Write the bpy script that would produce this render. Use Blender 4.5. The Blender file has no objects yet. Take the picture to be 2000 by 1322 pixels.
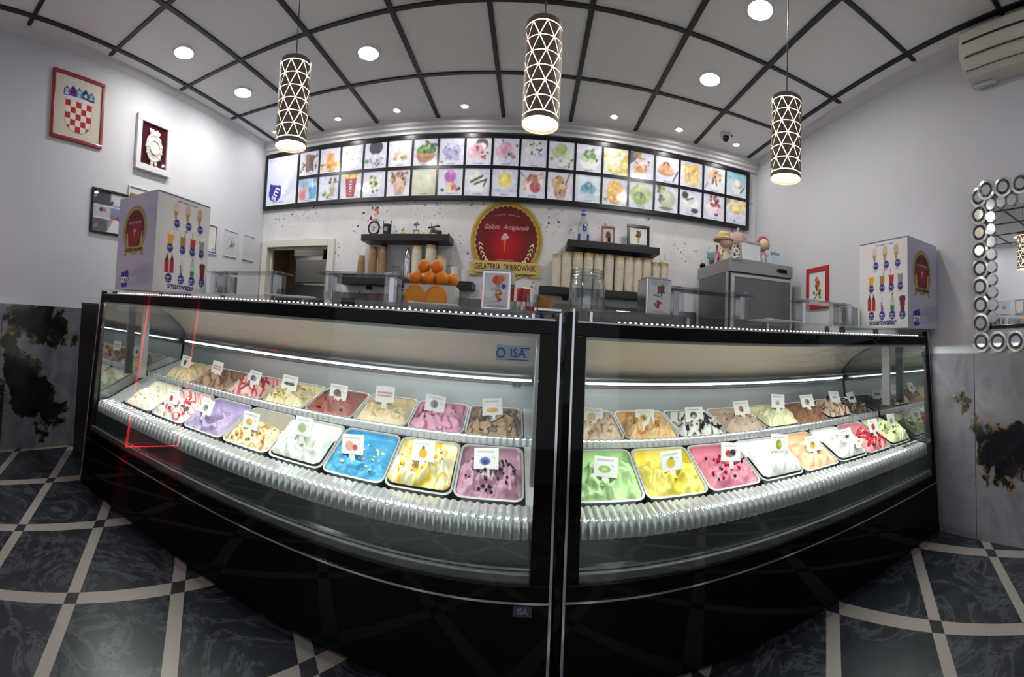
import bpy, bmesh, math, random
import numpy as np
from mathutils import Matrix, Vector, noise as mnoise
from math import sin, cos, tan, pi, radians, atan2, hypot
R = random.Random(7)
SC = bpy.context.scene
COL = SC.collection

# ------------------------------------------------------------------ camera
# the photograph is a wide cylindrical panorama (about 144 degrees across)
CAM_H = 1.2012
FPX, FPY, CY = 794.959, 794.959 * 1.12, 610.0
CR = ((0.9974536, 0.0441436, 0.0560158), (-0.0466893, 0.9978960, 0.0449848), (-0.0539121, -0.0474856, 0.9974160))
cam = bpy.data.cameras.new('camera')
cam_o = bpy.data.objects.new('camera', cam)
COL.objects.link(cam_o)
SC.camera = cam_o
cam_o.matrix_world = Matrix(((CR[0][0], CR[2][0], -CR[1][0], 0), (CR[0][1], CR[2][1], -CR[1][1], 0), (CR[0][2], CR[2][2], -CR[1][2], CAM_H), (0, 0, 0, 1)))
cam.type = 'PANO'
cam.panorama_type = 'CENTRAL_CYLINDRICAL'
cam.central_cylindrical_range_u_min = -1000 / FPX
cam.central_cylindrical_range_u_max = 1000 / FPX
cam.central_cylindrical_range_v_max = CY / FPY
cam.central_cylindrical_range_v_min = (CY - 1322) / FPY
cam.central_cylindrical_radius = 1.0
cam.clip_start = 0.02
cam.clip_end = 60

# ------------------------------------------------------------------ world, exposure
SC.view_settings.view_transform = 'Standard'
SC.view_settings.look = 'None'
SC.view_settings.gamma = 1.0
SC.view_settings.use_curve_mapping = False
SC.view_settings.exposure = 0.02
wd = bpy.data.worlds.new('world')
SC.world = wd
wd.use_nodes = True
wd.node_tree.nodes['Background'].inputs[0].default_value = (0.5, 0.55, 0.65, 1)
wd.node_tree.nodes['Background'].inputs[1].default_value = 0.05
SC.cycles.use_denoising = True
SC.cycles.max_bounces = 10
SC.cycles.diffuse_bounces = 5
SC.cycles.glossy_bounces = 5
SC.cycles.transmission_bounces = 8
SC.cycles.transparent_max_bounces = 16
SC.cycles.sample_clamp_indirect = 6.0
SC.cycles.caustics_reflective = False
SC.cycles.caustics_refractive = False

# room
XL, XR, YB, YF, ZC = -3.36, 2.58, 4.24, -2.4, 3.207

def area_light(name, loc, size, power, color=(1, 1, 1), rot=(0, 0, 0), size_y=None, shape='DISK', spread=None):
    l = bpy.data.lights.new(name, 'AREA')
    l.shape = shape
    l.size = size
    if size_y: l.size_y = size_y
    l.energy = power
    l.color = color
    if spread: l.spread = spread
    o = bpy.data.objects.new(name, l)
    o.location = loc
    o.rotation_euler = rot
    COL.objects.link(o)
    return o
# unseen fill lights added behind the photographer (out of the picture)
for lx, ly in ((-2.1, -0.9), (1.35, -0.9)):
    area_light('rear_fill_light', (lx, ly, ZC - 0.03), 0.17, 16, (1.0, 0.98, 0.96))
# broad weak fill light added before the front wall, behind the photographer
area_light('front_fill_light', (-0.4, YF + 0.05, 1.5), 4.0, 14, (0.86, 0.9, 1.0), (radians(90), 0, 0), 2.2, 'RECTANGLE')

# ------------------------------------------------------------------ helpers: colour, materials
def srgb(h):
    if isinstance(h, (tuple, list)): return tuple(h)
    h = h.lstrip('#')
    o = []
    for i in (0, 2, 4):
        c = int(h[i:i + 2], 16) / 255
        o.append(c / 12.92 if c <= 0.04045 else ((c + 0.055) / 1.055) ** 2.4)
    return tuple(o)
_M = {}
def mat(name, col='888888', rough=0.5, metal=0.0, emit=None, estr=0.0, spec=0.5, coat=0.0, bump=None, sss=0.0, trans=0.0):
    if name in _M: return _M[name]
    m = bpy.data.materials.new(name)
    m.use_nodes = True
    b = m.node_tree.nodes['Principled BSDF']
    b.inputs['Base Color'].default_value = (*srgb(col), 1)
    b.inputs['Roughness'].default_value = rough
    b.inputs['Metallic'].default_value = metal
    b.inputs['Specular IOR Level'].default_value = spec
    b.inputs['Coat Weight'].default_value = coat
    if sss: b.inputs['Subsurface Weight'].default_value = sss
    if emit:
        b.inputs['Emission Color'].default_value = (*srgb(emit), 1)
        b.inputs['Emission Strength'].default_value = estr
    if bump:
        nt = m.node_tree
        n = nt.nodes.new('ShaderNodeTexNoise'); n.inputs['Scale'].default_value = bump[0]; n.inputs['Detail'].default_value = 4
        tc = nt.nodes.new('ShaderNodeTexCoord'); nt.links.new(tc.outputs['Object'], n.inputs['Vector'])
        bp = nt.nodes.new('ShaderNodeBump'); bp.inputs['Strength'].default_value = bump[1]; bp.inputs['Distance'].default_value = 0.01
        nt.links.new(n.outputs['Fac'], bp.inputs['Height']); nt.links.new(bp.outputs['Normal'], b.inputs['Normal'])
    _M[name] = m
    return m
def glass(name, tint='f4fbf8', ior=1.5, rough=0.0, extra=0.0, edge=None):
    """clear sheet glass: Fresnel mix of see-through and mirror reflection"""
    if name in _M: return _M[name]
    m = bpy.data.materials.new(name); m.use_nodes = True
    nt = m.node_tree; nt.nodes.clear()
    out = nt.nodes.new('ShaderNodeOutputMaterial'); mx = nt.nodes.new('ShaderNodeMixShader')
    fr = nt.nodes.new('ShaderNodeFresnel'); fr.inputs[0].default_value = ior
    ge = nt.nodes.new('ShaderNodeNewGeometry'); mr = nt.nodes.new('ShaderNodeMapRange')          # same reflection on both faces of the sheet
    mr.inputs['To Min'].default_value = ior; mr.inputs['To Max'].default_value = 1 / ior
    nt.links.new(ge.outputs['Backfacing'], mr.inputs['Value']); nt.links.new(mr.outputs['Result'], fr.inputs[0])
    tr = nt.nodes.new('ShaderNodeBsdfTransparent'); tr.inputs[0].default_value = (*srgb(tint), 1)
    gl = nt.nodes.new('ShaderNodeBsdfGlossy'); gl.inputs['Roughness'].default_value = rough; gl.inputs['Color'].default_value = (1, 1, 1, 1)
    if extra:
        ad = nt.nodes.new('ShaderNodeMath'); ad.operation = 'ADD'; ad.use_clamp = True; ad.inputs[1].default_value = extra
        nt.links.new(fr.outputs[0], ad.inputs[0]); nt.links.new(ad.outputs[0], mx.inputs[0])
    else: nt.links.new(fr.outputs[0], mx.inputs[0])
    nt.links.new(tr.outputs[0], mx.inputs[1]); nt.links.new(gl.outputs[0], mx.inputs[2]); nt.links.new(mx.outputs[0], out.inputs[0])
    if edge:                                                         # thicker glass along the silhouette swallows more light
        lw = nt.nodes.new('ShaderNodeLayerWeight'); lw.inputs[0].default_value = .35
        rp = nt.nodes.new('ShaderNodeValToRGB'); rp.color_ramp.elements[0].color = (*srgb(tint), 1); rp.color_ramp.elements[0].position = .35; rp.color_ramp.elements[1].color = (*srgb(edge), 1)
        nt.links.new(lw.outputs['Facing'], rp.inputs[0]); nt.links.new(rp.outputs[0], tr.inputs[0])
    _M[name] = m
    return m
def vcol_mat(name, rough=0.5, estr=0.0, spec=0.5, coat=0.0, sss=0.0):
    """flat print or food colour stored on the mesh as a colour attribute"""
    if name in _M: return _M[name]
    m = bpy.data.materials.new(name); m.use_nodes = True
    nt = m.node_tree; b = nt.nodes['Principled BSDF']
    a = nt.nodes.new('ShaderNodeVertexColor'); a.layer_name = 'Col'
    nt.links.new(a.outputs['Color'], b.inputs['Base Color'])
    b.inputs['Roughness'].default_value = rough; b.inputs['Specular IOR Level'].default_value = spec; b.inputs['Coat Weight'].default_value = coat
    if sss: b.inputs['Subsurface Weight'].default_value = sss; b.inputs['Subsurface Radius'].default_value = (0.02, 0.012, 0.01); b.inputs['Subsurface Scale'].default_value = 0.5
    if estr:
        nt.links.new(a.outputs['Color'], b.inputs['Emission Color']); b.inputs['Emission Strength'].default_value = estr
    _M[name] = m
    return m

# ------------------------------------------------------------------ helpers: meshes
class MB:
    def __init__(s): s.v = []; s.f = []
    def add(s, vs, fs):
        o = len(s.v); s.v += [tuple(p) for p in vs]; s.f += [tuple(i + o for i in f) for f in fs]; return s
    def box(s, x0, y0, z0, x1, y1, z1):
        v = [(x0, y0, z0), (x1, y0, z0), (x1, y1, z0), (x0, y1, z0), (x0, y0, z1), (x1, y0, z1), (x1, y1, z1), (x0, y1, z1)]
        return s.add(v, [(0, 3, 2, 1), (4, 5, 6, 7), (0, 1, 5, 4), (1, 2, 6, 5), (2, 3, 7, 6), (3, 0, 4, 7)])
    def cbox(s, c, d): return s.box(c[0] - d[0] / 2, c[1] - d[1] / 2, c[2] - d[2] / 2, c[0] + d[0] / 2, c[1] + d[1] / 2, c[2] + d[2] / 2)
    def prism(s, poly, axis, a0, a1):
        """poly: 2-D points; axis 'x': (y,z), 'y': (x,z), 'z': (x,y)"""
        def P(p, a): return {'x': (a, p[0], p[1]), 'y': (p[0], a, p[1]), 'z': (p[0], p[1], a)}[axis]
        n = len(poly); v = [P(p, a0) for p in poly] + [P(p, a1) for p in poly]
        return s.add(v, [tuple(range(n))[::-1], tuple(range(n, 2 * n))] + [(i, (i + 1) % n, n + (i + 1) % n, n + i) for i in range(n)])
    def lathe(s, prof, c=(0, 0, 0), n=24, axis='z'):
        o = len(s.v); vs = []
        for r, h in prof:
            for i in range(n):
                a = 2 * pi * i / n; x, y = r * cos(a), r * sin(a)
                vs.append({'z': (c[0] + x, c[1] + y, c[2] + h), 'y': (c[0] + x, c[1] + h, c[2] + y), 'x': (c[0] + h, c[1] + x, c[2] + y)}[axis])
        fs = []
        for k in range(len(prof) - 1):
            for i in range(n):
                j = (i + 1) % n; fs.append((k * n + i, k * n + j, (k + 1) * n + j, (k + 1) * n + i))
        closed = prof[0] == prof[-1]
        if prof[0][0] > 1e-6 and not closed: fs.append(tuple(range(n))[::-1])
        if prof[-1][0] > 1e-6 and not closed: fs.append(tuple((len(prof) - 1) * n + i for i in range(n)))
        return s.add(vs, fs)
    def cyl(s, c, r, h, n=20, axis='z', r2=None): return s.lathe([(r, 0), (r if r2 is None else r2, h)], c, n, axis)
    def ball(s, c, r, n=14, m=8, sc=(1, 1, 1)):
        pr = [(max(1e-7, sin(pi * k / m)) * 1, -cos(pi * k / m)) for k in range(m + 1)]
        b = MB().lathe(pr, n=n)
        return s.add([(c[0] + p[0] * r * sc[0], c[1] + p[1] * r * sc[1], c[2] + p[2] * r * sc[2]) for p in b.v], b.f)
    def torus(s, c, R0, r, n=28, m=8, axis='z'):
        vs = []
        for i in range(n):
            a = 2 * pi * i / n
            for k in range(m):
                b = 2 * pi * k / m; q = R0 + r * cos(b); x, y, z = q * cos(a), q * sin(a), r * sin(b)
                vs.append({'z': (c[0] + x, c[1] + y, c[2] + z), 'y': (c[0] + x, c[1] + z, c[2] + y), 'x': (c[0] + z, c[1] + x, c[2] + y)}[axis])
        fs = [(i * m + k, ((i + 1) % n) * m + k, ((i + 1) % n) * m + (k + 1) % m, i * m + (k + 1) % m) for i in range(n) for k in range(m)]
        return s.add(vs, fs)
    def tube(s, pts, r, n=8):
        pts = [Vector(p) for p in pts]; o = []
        for i, p in enumerate(pts):
            t = (pts[min(i + 1, len(pts) - 1)] - pts[max(i - 1, 0)]).normalized()
            a = t.orthogonal().normalized(); b = t.cross(a)
            if i and o:
                a0 = o[-1]; a = (a0 - t * a0.dot(t)).normalized(); b = t.cross(a)
            o.append(a)
            s.v += [tuple(p + (a * cos(2 * pi * k / n) + b * sin(2 * pi * k / n)) * r) for k in range(n)]
        base = len(s.v) - n * len(pts)
        for i in range(len(pts) - 1):
            for k in range(n):
                j = (k + 1) % n; q = base + i * n
                s.f.append((q + k, q + j, q + n + j, q + n + k))
        s.f.append(tuple(base + k for k in range(n))[::-1]); s.f.append(tuple(base + n * (len(pts) - 1) + k for k in range(n)))
        return s
    def xf(s, m):
        s.v = [tuple(m @ Vector(p)) for p in s.v]; return s
    def mesh(s, name, m=None, smooth=False, bevel=0.0):
        me = bpy.data.meshes.new(name); me.from_pydata(s.v, [], s.f)
        bm = bmesh.new(); bm.from_mesh(me)
        bmesh.ops.recalc_face_normals(bm, faces=bm.faces)
        if bevel:
            bmesh.ops.bevel(bm, geom=[e for e in bm.edges if len(e.link_faces) == 2 and e.calc_face_angle(0) > 0.6], offset=bevel, segments=2, profile=0.6, affect='EDGES', clamp_overlap=True)
        bm.to_mesh(me); bm.free()
        if m: me.materials.append(m)
        if smooth: shade(me)
        return me
    def build(s, name, m=None, parent=None, smooth=False, bevel=0.0, loc=None):
        return link(name, s.mesh(name, m, smooth, bevel), parent, loc)
def shade(me, ang=0.7):
    me.polygons.foreach_set('use_smooth', [True] * len(me.polygons))
    try: me.set_sharp_from_angle(angle=ang)
    except Exception: pass
def link(name, data, parent=None, loc=None, rot=None, scale=None):
    o = bpy.data.objects.new(name, data)
    if parent: o.parent = parent
    if loc is not None: o.location = loc
    if rot is not None: o.rotation_euler = rot
    if scale is not None: o.scale = scale
    COL.objects.link(o)
    return o
def tag(o, label, cat, group=None, kind=None):
    if label: o['label'] = label
    if cat: o['category'] = cat
    if group: o['group'] = group
    if kind: o['kind'] = kind
    return o
def thing(name, label, cat, loc=(0, 0, 0), rz=0.0, group=None, rot=None):
    o = link(name, None, None, loc, rot or (0, 0, rz)); o.empty_display_size = 0.05
    return tag(o, label, cat, group)
def struct(o): o['kind'] = 'structure'; return o
def stuff(o): o['kind'] = 'stuff'; return o
def copy_tree(o, parent=None):
    c = o.copy(); COL.objects.link(c)
    if parent: c.parent = parent
    for ch in list(o.children): copy_tree(ch, c)
    return c
_FONT = {}
def text(name, body, size, m, parent=None, loc=(0, 0, 0), rot=(pi / 2, 0, 0), depth=0.001, shear=0.0, bold=0.0, align='CENTER', sx=1.0, spacing=1.0):
    c = bpy.data.curves.new(name, 'FONT'); c.body = body; c.size = size; c.extrude = depth; c.shear = shear; c.offset = bold
    c.align_x = align; c.align_y = 'CENTER'; c.space_character = spacing; c.resolution_u = 3
    c.materials.append(m)
    o = bpy.data.objects.new(name, c); COL.objects.link(o)
    bpy.context.view_layer.update()
    me = bpy.data.meshes.new_from_object(o.evaluated_get(bpy.context.evaluated_depsgraph_get()))   # real letters as a mesh
    bpy.data.objects.remove(o); bpy.data.curves.remove(c); me.name = name
    return link(name, me, parent, loc, rot, (sx, 1, 1))

# ------------------------------------------------------------------ helpers: printed pictures (colour per vertex of a fine flat sheet)
class Pic:
    def __init__(s, w, h, n, bg):
        s.w, s.h = w, h; s.nx = max(4, int(n)); s.ny = max(4, int(round(n * h / w)))
        u, v = np.meshgrid(np.linspace(0, 1, s.nx + 1), np.linspace(0, 1, s.ny + 1)); s.u, s.v = u, v; s.asp = h / w
        s.c = np.ones((s.ny + 1, s.nx + 1, 3)) * np.array(srgb(bg)); s.px = 1.0 / s.nx
    def _mix(s, k, col, a=1.0):
        k = np.clip(k, 0, 1)[..., None] * a; s.c = s.c * (1 - k) + np.array(srgb(col)) * k; return s
    def grad(s, c0, c1, ang=90):
        t = s.u * cos(radians(ang)) + s.v * sin(radians(ang)); t = (t - t.min()) / (t.max() - t.min()); t = t[..., None]
        s.c = np.array(srgb(c0)) * (1 - t) + np.array(srgb(c1)) * t; return s
    def ell(s, cx, cy, rx, ry=None, col='000000', rot=0, a=1.0, soft=None):
        ry = rx if ry is None else ry
        x, y = s.u - cx, (s.v - cy); c_, s_ = cos(radians(rot)), sin(radians(rot)); x, y = x * c_ + y * s_, -x * s_ + y * c_
        d = np.sqrt((x / rx) ** 2 + (y / ry) ** 2); w = soft if soft else s.px / min(rx, ry)
        return s._mix((1 - d) / w + 0.5, col, a)
    def rect(s, x0, y0, x1, y1, col, a=1.0):
        w = s.px; k = np.minimum(np.minimum((s.u - x0) / w + .5, (x1 - s.u) / w + .5), np.minimum((s.v - y0) / w * s.asp + .5, (y1 - s.v) / w * s.asp + .5))
        return s._mix(k, col, a)
    def poly(s, pts, col, a=1.0):
        ins = np.zeros(s.u.shape, bool); n = len(pts)
        for i in range(n):
            x0, y0 = pts[i]; x1, y1 = pts[(i + 1) % n]
            if y0 == y1: continue
            c = ((y0 > s.v) != (y1 > s.v)) & (s.u < (x1 - x0) * (s.v - y0) / (y1 - y0) + x0); ins ^= c
        return s._mix(ins.astype(float), col, a)
    def line(s, x0, y0, x1, y1, w, col, a=1.0):
        dx, dy = x1 - x0, y1 - y0; L = dx * dx + dy * dy + 1e-12; t = np.clip(((s.u - x0) * dx + (s.v - y0) * dy) / L, 0, 1)
        d = np.hypot(s.u - x0 - t * dx, s.v - y0 - t * dy); return s._mix((w - d) / s.px + .5, col, a)
    def specks(s, n, seed, cols, r0, r1, box=(0, 0, 1, 1)):
        q = random.Random(seed)
        for _ in range(n):
            s.ell(q.uniform(box[0], box[2]), q.uniform(box[1], box[3]), q.uniform(r0, r1), q.uniform(r0, r1), q.choice(cols), q.uniform(0, 180))
        return s
    def words(s, x, y, w, h, col, seed=1, a=0.8):
        q = random.Random(seed); t = x
        while t < x + w:
            l = q.uniform(.02, .09); s.rect(t, y, min(t + l, x + w), y + h, col, a); t += l + .018
        return s
    def mute(s, d=.2, w=.1, seed=1):
        q = np.random.RandomState(seed); a = q.rand(*s.u.shape); b = q.rand(*s.u.shape)
        for _ in range(2): a = (a + np.roll(a, 1, 0) + np.roll(a, 1, 1) + np.roll(a, -1, 0) + np.roll(a, -1, 1)) / 5
        for _ in range(14): b = (b + np.roll(b, 1, 0) + np.roll(b, 1, 1) + np.roll(b, -1, 0) + np.roll(b, -1, 1)) / 5
        nf = 1 + 1.0 * (a - a.mean()) + 4.0 * (b - b.mean()); sat = np.clip((s.c.max(-1) - s.c.min(-1)) * 2.2 - .12, 0, 1); s.c *= (1 + (nf - 1) * (.15 + .85 * sat))[..., None]
        k = s.c.copy(); k[1:-1, 1:-1] = (s.c[1:-1, 1:-1] * 2 + s.c[:-2, 1:-1] + s.c[2:, 1:-1] + s.c[1:-1, :-2] + s.c[1:-1, 2:]) / 6; s.c = np.clip(k, 0, 1)
        g = s.c.mean(-1, keepdims=True); s.c = (s.c * (1 - d) + g * d) * (1 - w) + np.array(srgb('d3d6e2')) * w; return s
    def obj(s, name, m, parent=None, loc=(0, 0, 0), rot=(0, 0, 0)):
        """sheet lies in local x-z, centred, facing -y"""
        nx, ny = s.nx, s.ny
        co = np.stack([(s.u - .5) * s.w, np.zeros_like(s.u), (s.v - .5) * s.h], -1).reshape(-1, 3)
        i = np.arange(nx * ny); r = i // nx; c = i % nx; a = r * (nx + 1) + c
        f = np.stack([a, a + 1, a + nx + 2, a + nx + 1], -1)
        me = bpy.data.meshes.new(name)
        me.vertices.add(len(co)); me.vertices.foreach_set('co', co.ravel())
        me.loops.add(f.size); me.loops.foreach_set('vertex_index', f.ravel().astype(np.int32))
        me.polygons.add(len(f)); me.polygons.foreach_set('loop_start', np.arange(0, f.size, 4, dtype=np.int32))
        me.update(calc_edges=True)
        set_col(me, s.c.reshape(-1, 3)); me.materials.append(m)
        return link(name, me, parent, loc, rot)
def set_col(me, cols):
    at = me.color_attributes.new('Col', 'FLOAT_COLOR', 'POINT')
    at.data.foreach_set('color', np.concatenate([cols, np.ones((len(cols), 1))], 1).astype(np.float32).ravel())

# ------------------------------------------------------------------ materials shared by the scene
WHITE_WALL = mat('white_paint', 'ced0d7', 0.75)
BLACK_GLOSS = mat('black_gloss_panel', '060607', 0.04, spec=0.16)
BLACK_FRAME = mat('black_frame', '0a0a0c', 0.25)
BLACK_MATT = mat('black_matt', '141416', 0.55)
BLACK_WOOD = mat('black_shelf_wood', '17161a', 0.45)
CHROME = mat('polished_steel', 'd8dade', 0.12, 1.0)
STEEL = mat('brushed_steel', 'b9bcc0', 0.32, 1.0)
PANSTEEL = mat('pan_steel', 'd6d8da', 0.28, 0.55)
GLASS = glass('clear_glass', 'f7fbf8')
ACRYL = glass('clear_acrylic', 'f0f4f5', 1.49, 0.0, 0.07, '9aa3a6')
PRINT = vcol_mat('printed_sheet', 0.45)
PRINT_GLOSS = vcol_mat('glossy_print', 0.04)
PRINT_LIT = vcol_mat('backlit_print', 0.08, 0.22)
FOOD = vcol_mat('gelato_cream', 0.42, spec=0.4)
_n = FOOD.node_tree.nodes.new('ShaderNodeTexNoise'); _n.inputs['Scale'].default_value = 70; _n.inputs['Detail'].default_value = 5; _n.inputs['Distortion'].default_value = .8
_t = FOOD.node_tree.nodes.new('ShaderNodeTexCoord'); _b = FOOD.node_tree.nodes.new('ShaderNodeBump'); _b.inputs['Strength'].default_value = .35; _b.inputs['Distance'].default_value = .006
FOOD.node_tree.links.new(_t.outputs['Object'], _n.inputs['Vector']); FOOD.node_tree.links.new(_n.outputs['Fac'], _b.inputs['Height']); FOOD.node_tree.links.new(_b.outputs['Normal'], FOOD.node_tree.nodes['Principled BSDF'].inputs['Normal'])
LAMP_W = mat('lit_lamp_white', 'ffffff', 0.5, emit='fffdf8', estr=9)
def stain_marble(name, base, dark, lite, gold, seed, scale=1.0, blobs=()):
    """polished stone with black ink-like clouds and thin gold veins"""
    m = bpy.data.materials.new(name); m.use_nodes = True; nt = m.node_tree; b = nt.nodes['Principled BSDF']; N = nt.nodes.new; Lk = nt.links.new
    g = N('ShaderNodeNewGeometry')
    mp = N('ShaderNodeMapping'); mp.inputs['Location'].default_value = seed; mp.inputs['Scale'].default_value = (scale,) * 3; Lk(g.outputs['Position'], mp.inputs['Vector'])
    def ns(sc, det, dist, ro=0.55):
        n = N('ShaderNodeTexNoise'); n.inputs['Scale'].default_value = sc; n.inputs['Detail'].default_value = det; n.inputs['Distortion'].default_value = dist; n.inputs['Roughness'].default_value = ro; Lk(mp.outputs[0], n.inputs['Vector']); return n
    n1 = ns(1.35, 8, 0.9); n2 = ns(2.6, 6, 1.6); n3 = ns(4.2, 9, 2.2, 0.62)
    def ramp(src, stops):
        r = N('ShaderNodeValToRGB'); e = r.color_ramp.elements
        while len(e) < len(stops): e.new(0.5)
        for k, (p, c) in enumerate(stops): e[k].position = p; e[k].color = (*srgb(c), 1) if not isinstance(c, float) else (c, c, c, 1)
        Lk(src, r.inputs[0]); return r
    def mix(f, a, c):
        x = N('ShaderNodeMix'); x.data_type = 'RGBA'; Lk(f, x.inputs[0]); Lk(a, x.inputs[6]); Lk(c, x.inputs[7]); return x.outputs[2]
    body = ramp(n2.outputs['Fac'], [(0.3, base), (0.55, lite), (0.75, base)])
    # ink stains: round cores run together and frayed by noise
    n4 = N('ShaderNodeTexNoise'); n4.inputs['Scale'].default_value = 3.3; n4.inputs['Detail'].default_value = 9; n4.inputs['Roughness'].default_value = .62; Lk(g.outputs['Position'], n4.inputs['Vector'])
    wp = N('ShaderNodeVectorMath'); wp.operation = 'MULTIPLY_ADD'; wp.inputs[1].default_value = (.6,) * 3; Lk(n4.outputs['Color'], wp.inputs[0])
    of = N('ShaderNodeVectorMath'); of.operation = 'SUBTRACT'; of.inputs[1].default_value = (.3,) * 3; Lk(g.outputs['Position'], of.inputs[0]); Lk(of.outputs[0], wp.inputs[2])
    vn = N('ShaderNodeMath'); vn.operation = 'MULTIPLY_ADD'; vn.inputs[1].default_value = -2.0; vn.inputs[2].default_value = 1.36; Lk(n1.outputs['Fac'], vn.inputs[0]); cur = vn.outputs[0]
    for bx, by, bz, br in blobs:
        d = N('ShaderNodeVectorMath'); d.operation = 'DISTANCE'; d.inputs[1].default_value = (bx, by, bz); Lk(wp.outputs[0], d.inputs[0])
        m1 = N('ShaderNodeMath'); m1.operation = 'SUBTRACT'; m1.inputs[1].default_value = br; Lk(d.outputs['Value'], m1.inputs[0])
        m2 = N('ShaderNodeMath'); m2.operation = 'SMOOTH_MIN'; m2.inputs[2].default_value = .05; Lk(cur, m2.inputs[0]); Lk(m1.outputs[0], m2.inputs[1]); cur = m2.outputs[0]
    sh = N('ShaderNodeMath'); sh.operation = 'ADD'; sh.inputs[1].default_value = .5; Lk(cur, sh.inputs[0])
    blk = ramp(sh.outputs[0], [(0.0, 1.0), (0.488, 1.0), (0.512, 0.0)])
    dk = ramp(n2.outputs['Fac'], [(0.3, dark), (0.7, '26252a')])
    c1 = mix(blk.outputs[0], body.outputs[0], dk.outputs[0])
    ge = ramp(sh.outputs[0], [(0.46, 0.0), (0.495, 0.9), (0.53, 0.0)])
    gv = ramp(n3.outputs['Fac'], [(0.50, 0.0), (0.56, 1.0), (0.62, 0.0)])
    mu = N('ShaderNodeMath'); mu.operation = 'MULTIPLY'; Lk(ge.outputs[0], mu.inputs[0]); Lk(gv.outputs[0], mu.inputs[1])
    go = N('ShaderNodeRGB'); go.outputs[0].default_value = (*srgb(gold), 1)
    c2 = mix(mu.outputs[0], c1, go.outputs[0])
    Lk(c2, b.inputs['Base Color']); b.inputs['Roughness'].default_value = 0.16
    _M[name] = m
    return m
MARBLE_L = stain_marble('ink_marble_dark', '55555c', '0a0a0c', '74747c', '8f7f58', (3.1, 0.35, 1.75), 1.0, [(-3.36, y, z, r) for y, z, r in ((1.10, .62, .21), (1.2, .44, .19), (1.36, .37, .15), (1.52, .29, .13), (1.02, .85, .12), (1.1, 1.06, .14), (1.3, 1.05, .15), (1.5, .98, .12), (1.66, .83, .06), (1.42, .12, .06), (.5, .5, .2), (-.4, .9, .3))])
MARBLE_R = stain_marble('ink_marble_pale', '616067', '141317', '7d7c84', '8a6f48', (0.4, 2.2, 0.55), 0.85, [(2.58, y, z, r) for y, z, r in ((1.1, .62, .16), (1.2, .58, .14), (0.98, .6, .17), (1.29, .67, .10), (1.42, .83, .07), (1.25, .42, .07), (1.07, .44, .08), (.3, .5, .3))])
def floor_marble():
    m = bpy.data.materials.new('dark_slate_tile'); m.use_nodes = True; nt = m.node_tree; b = nt.nodes['Principled BSDF']; N = nt.nodes.new; Lk = nt.links.new
    g = N('ShaderNodeNewGeometry'); oi = N('ShaderNodeObjectInfo')
    ad = N('ShaderNodeVectorMath'); ad.operation = 'ADD'; ml = N('ShaderNodeMath'); ml.operation = 'MULTIPLY'; ml.inputs[1].default_value = 40; Lk(oi.outputs['Random'], ml.inputs[0])
    Lk(g.outputs['Position'], ad.inputs[0]); Lk(ml.outputs[0], ad.inputs[1])
    n1 = N('ShaderNodeTexNoise'); n1.inputs['Scale'].default_value = 3.5; n1.inputs['Detail'].default_value = 10; n1.inputs['Distortion'].default_value = 1.8; n1.inputs['Roughness'].default_value = .7; Lk(ad.outputs[0], n1.inputs['Vector'])
    r1 = N('ShaderNodeValToRGB'); e = r1.color_ramp.elements; e[0].position = .3; e[0].color = (*srgb('121419'), 1); e[1].position = .72; e[1].color = (*srgb('2b2d35'), 1); Lk(n1.outputs['Fac'], r1.inputs[0])
    n2 = N('ShaderNodeTexNoise'); n2.inputs['Scale'].default_value = 2.6; n2.inputs['Detail'].default_value = 12; n2.inputs['Roughness'].default_value = .68; n2.inputs['Distortion'].default_value = 1.2; Lk(ad.outputs[0], n2.inputs['Vector'])
    r2 = N('ShaderNodeValToRGB'); e = r2.color_ramp.elements; e[0].position = .47; e[0].color = (0, 0, 0, 1); e[1].position = .5; e[1].color = (.3, .3, .3, 1); x = e.new(.53); x.color = (0, 0, 0, 1); Lk(n2.outputs['Fac'], r2.inputs[0])
    mx = N('ShaderNodeMix'); mx.data_type = 'RGBA'; Lk(r2.outputs[0], mx.inputs[0]); Lk(r1.outputs[0], mx.inputs[6]); mx.inputs[7].default_value = (*srgb('6d6f76'), 1)
    Lk(mx.outputs[2], b.inputs['Base Color']); b.inputs['Roughness'].default_value = .3
    _M['floor'] = m; return m
SPLASH = stain_marble('ink_marble_grey', '5e6166', '2a2b30', '75787d', '7f7a6a', (5.1, 1.2, 0.4), 1.3)
SLATE = floor_marble()
STRIPE = mat('beige_stone_strip', '8b837e', 0.32, bump=(60, 0.05))
INSET = mat('black_stone_inset', '2a292e', 0.3)
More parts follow.
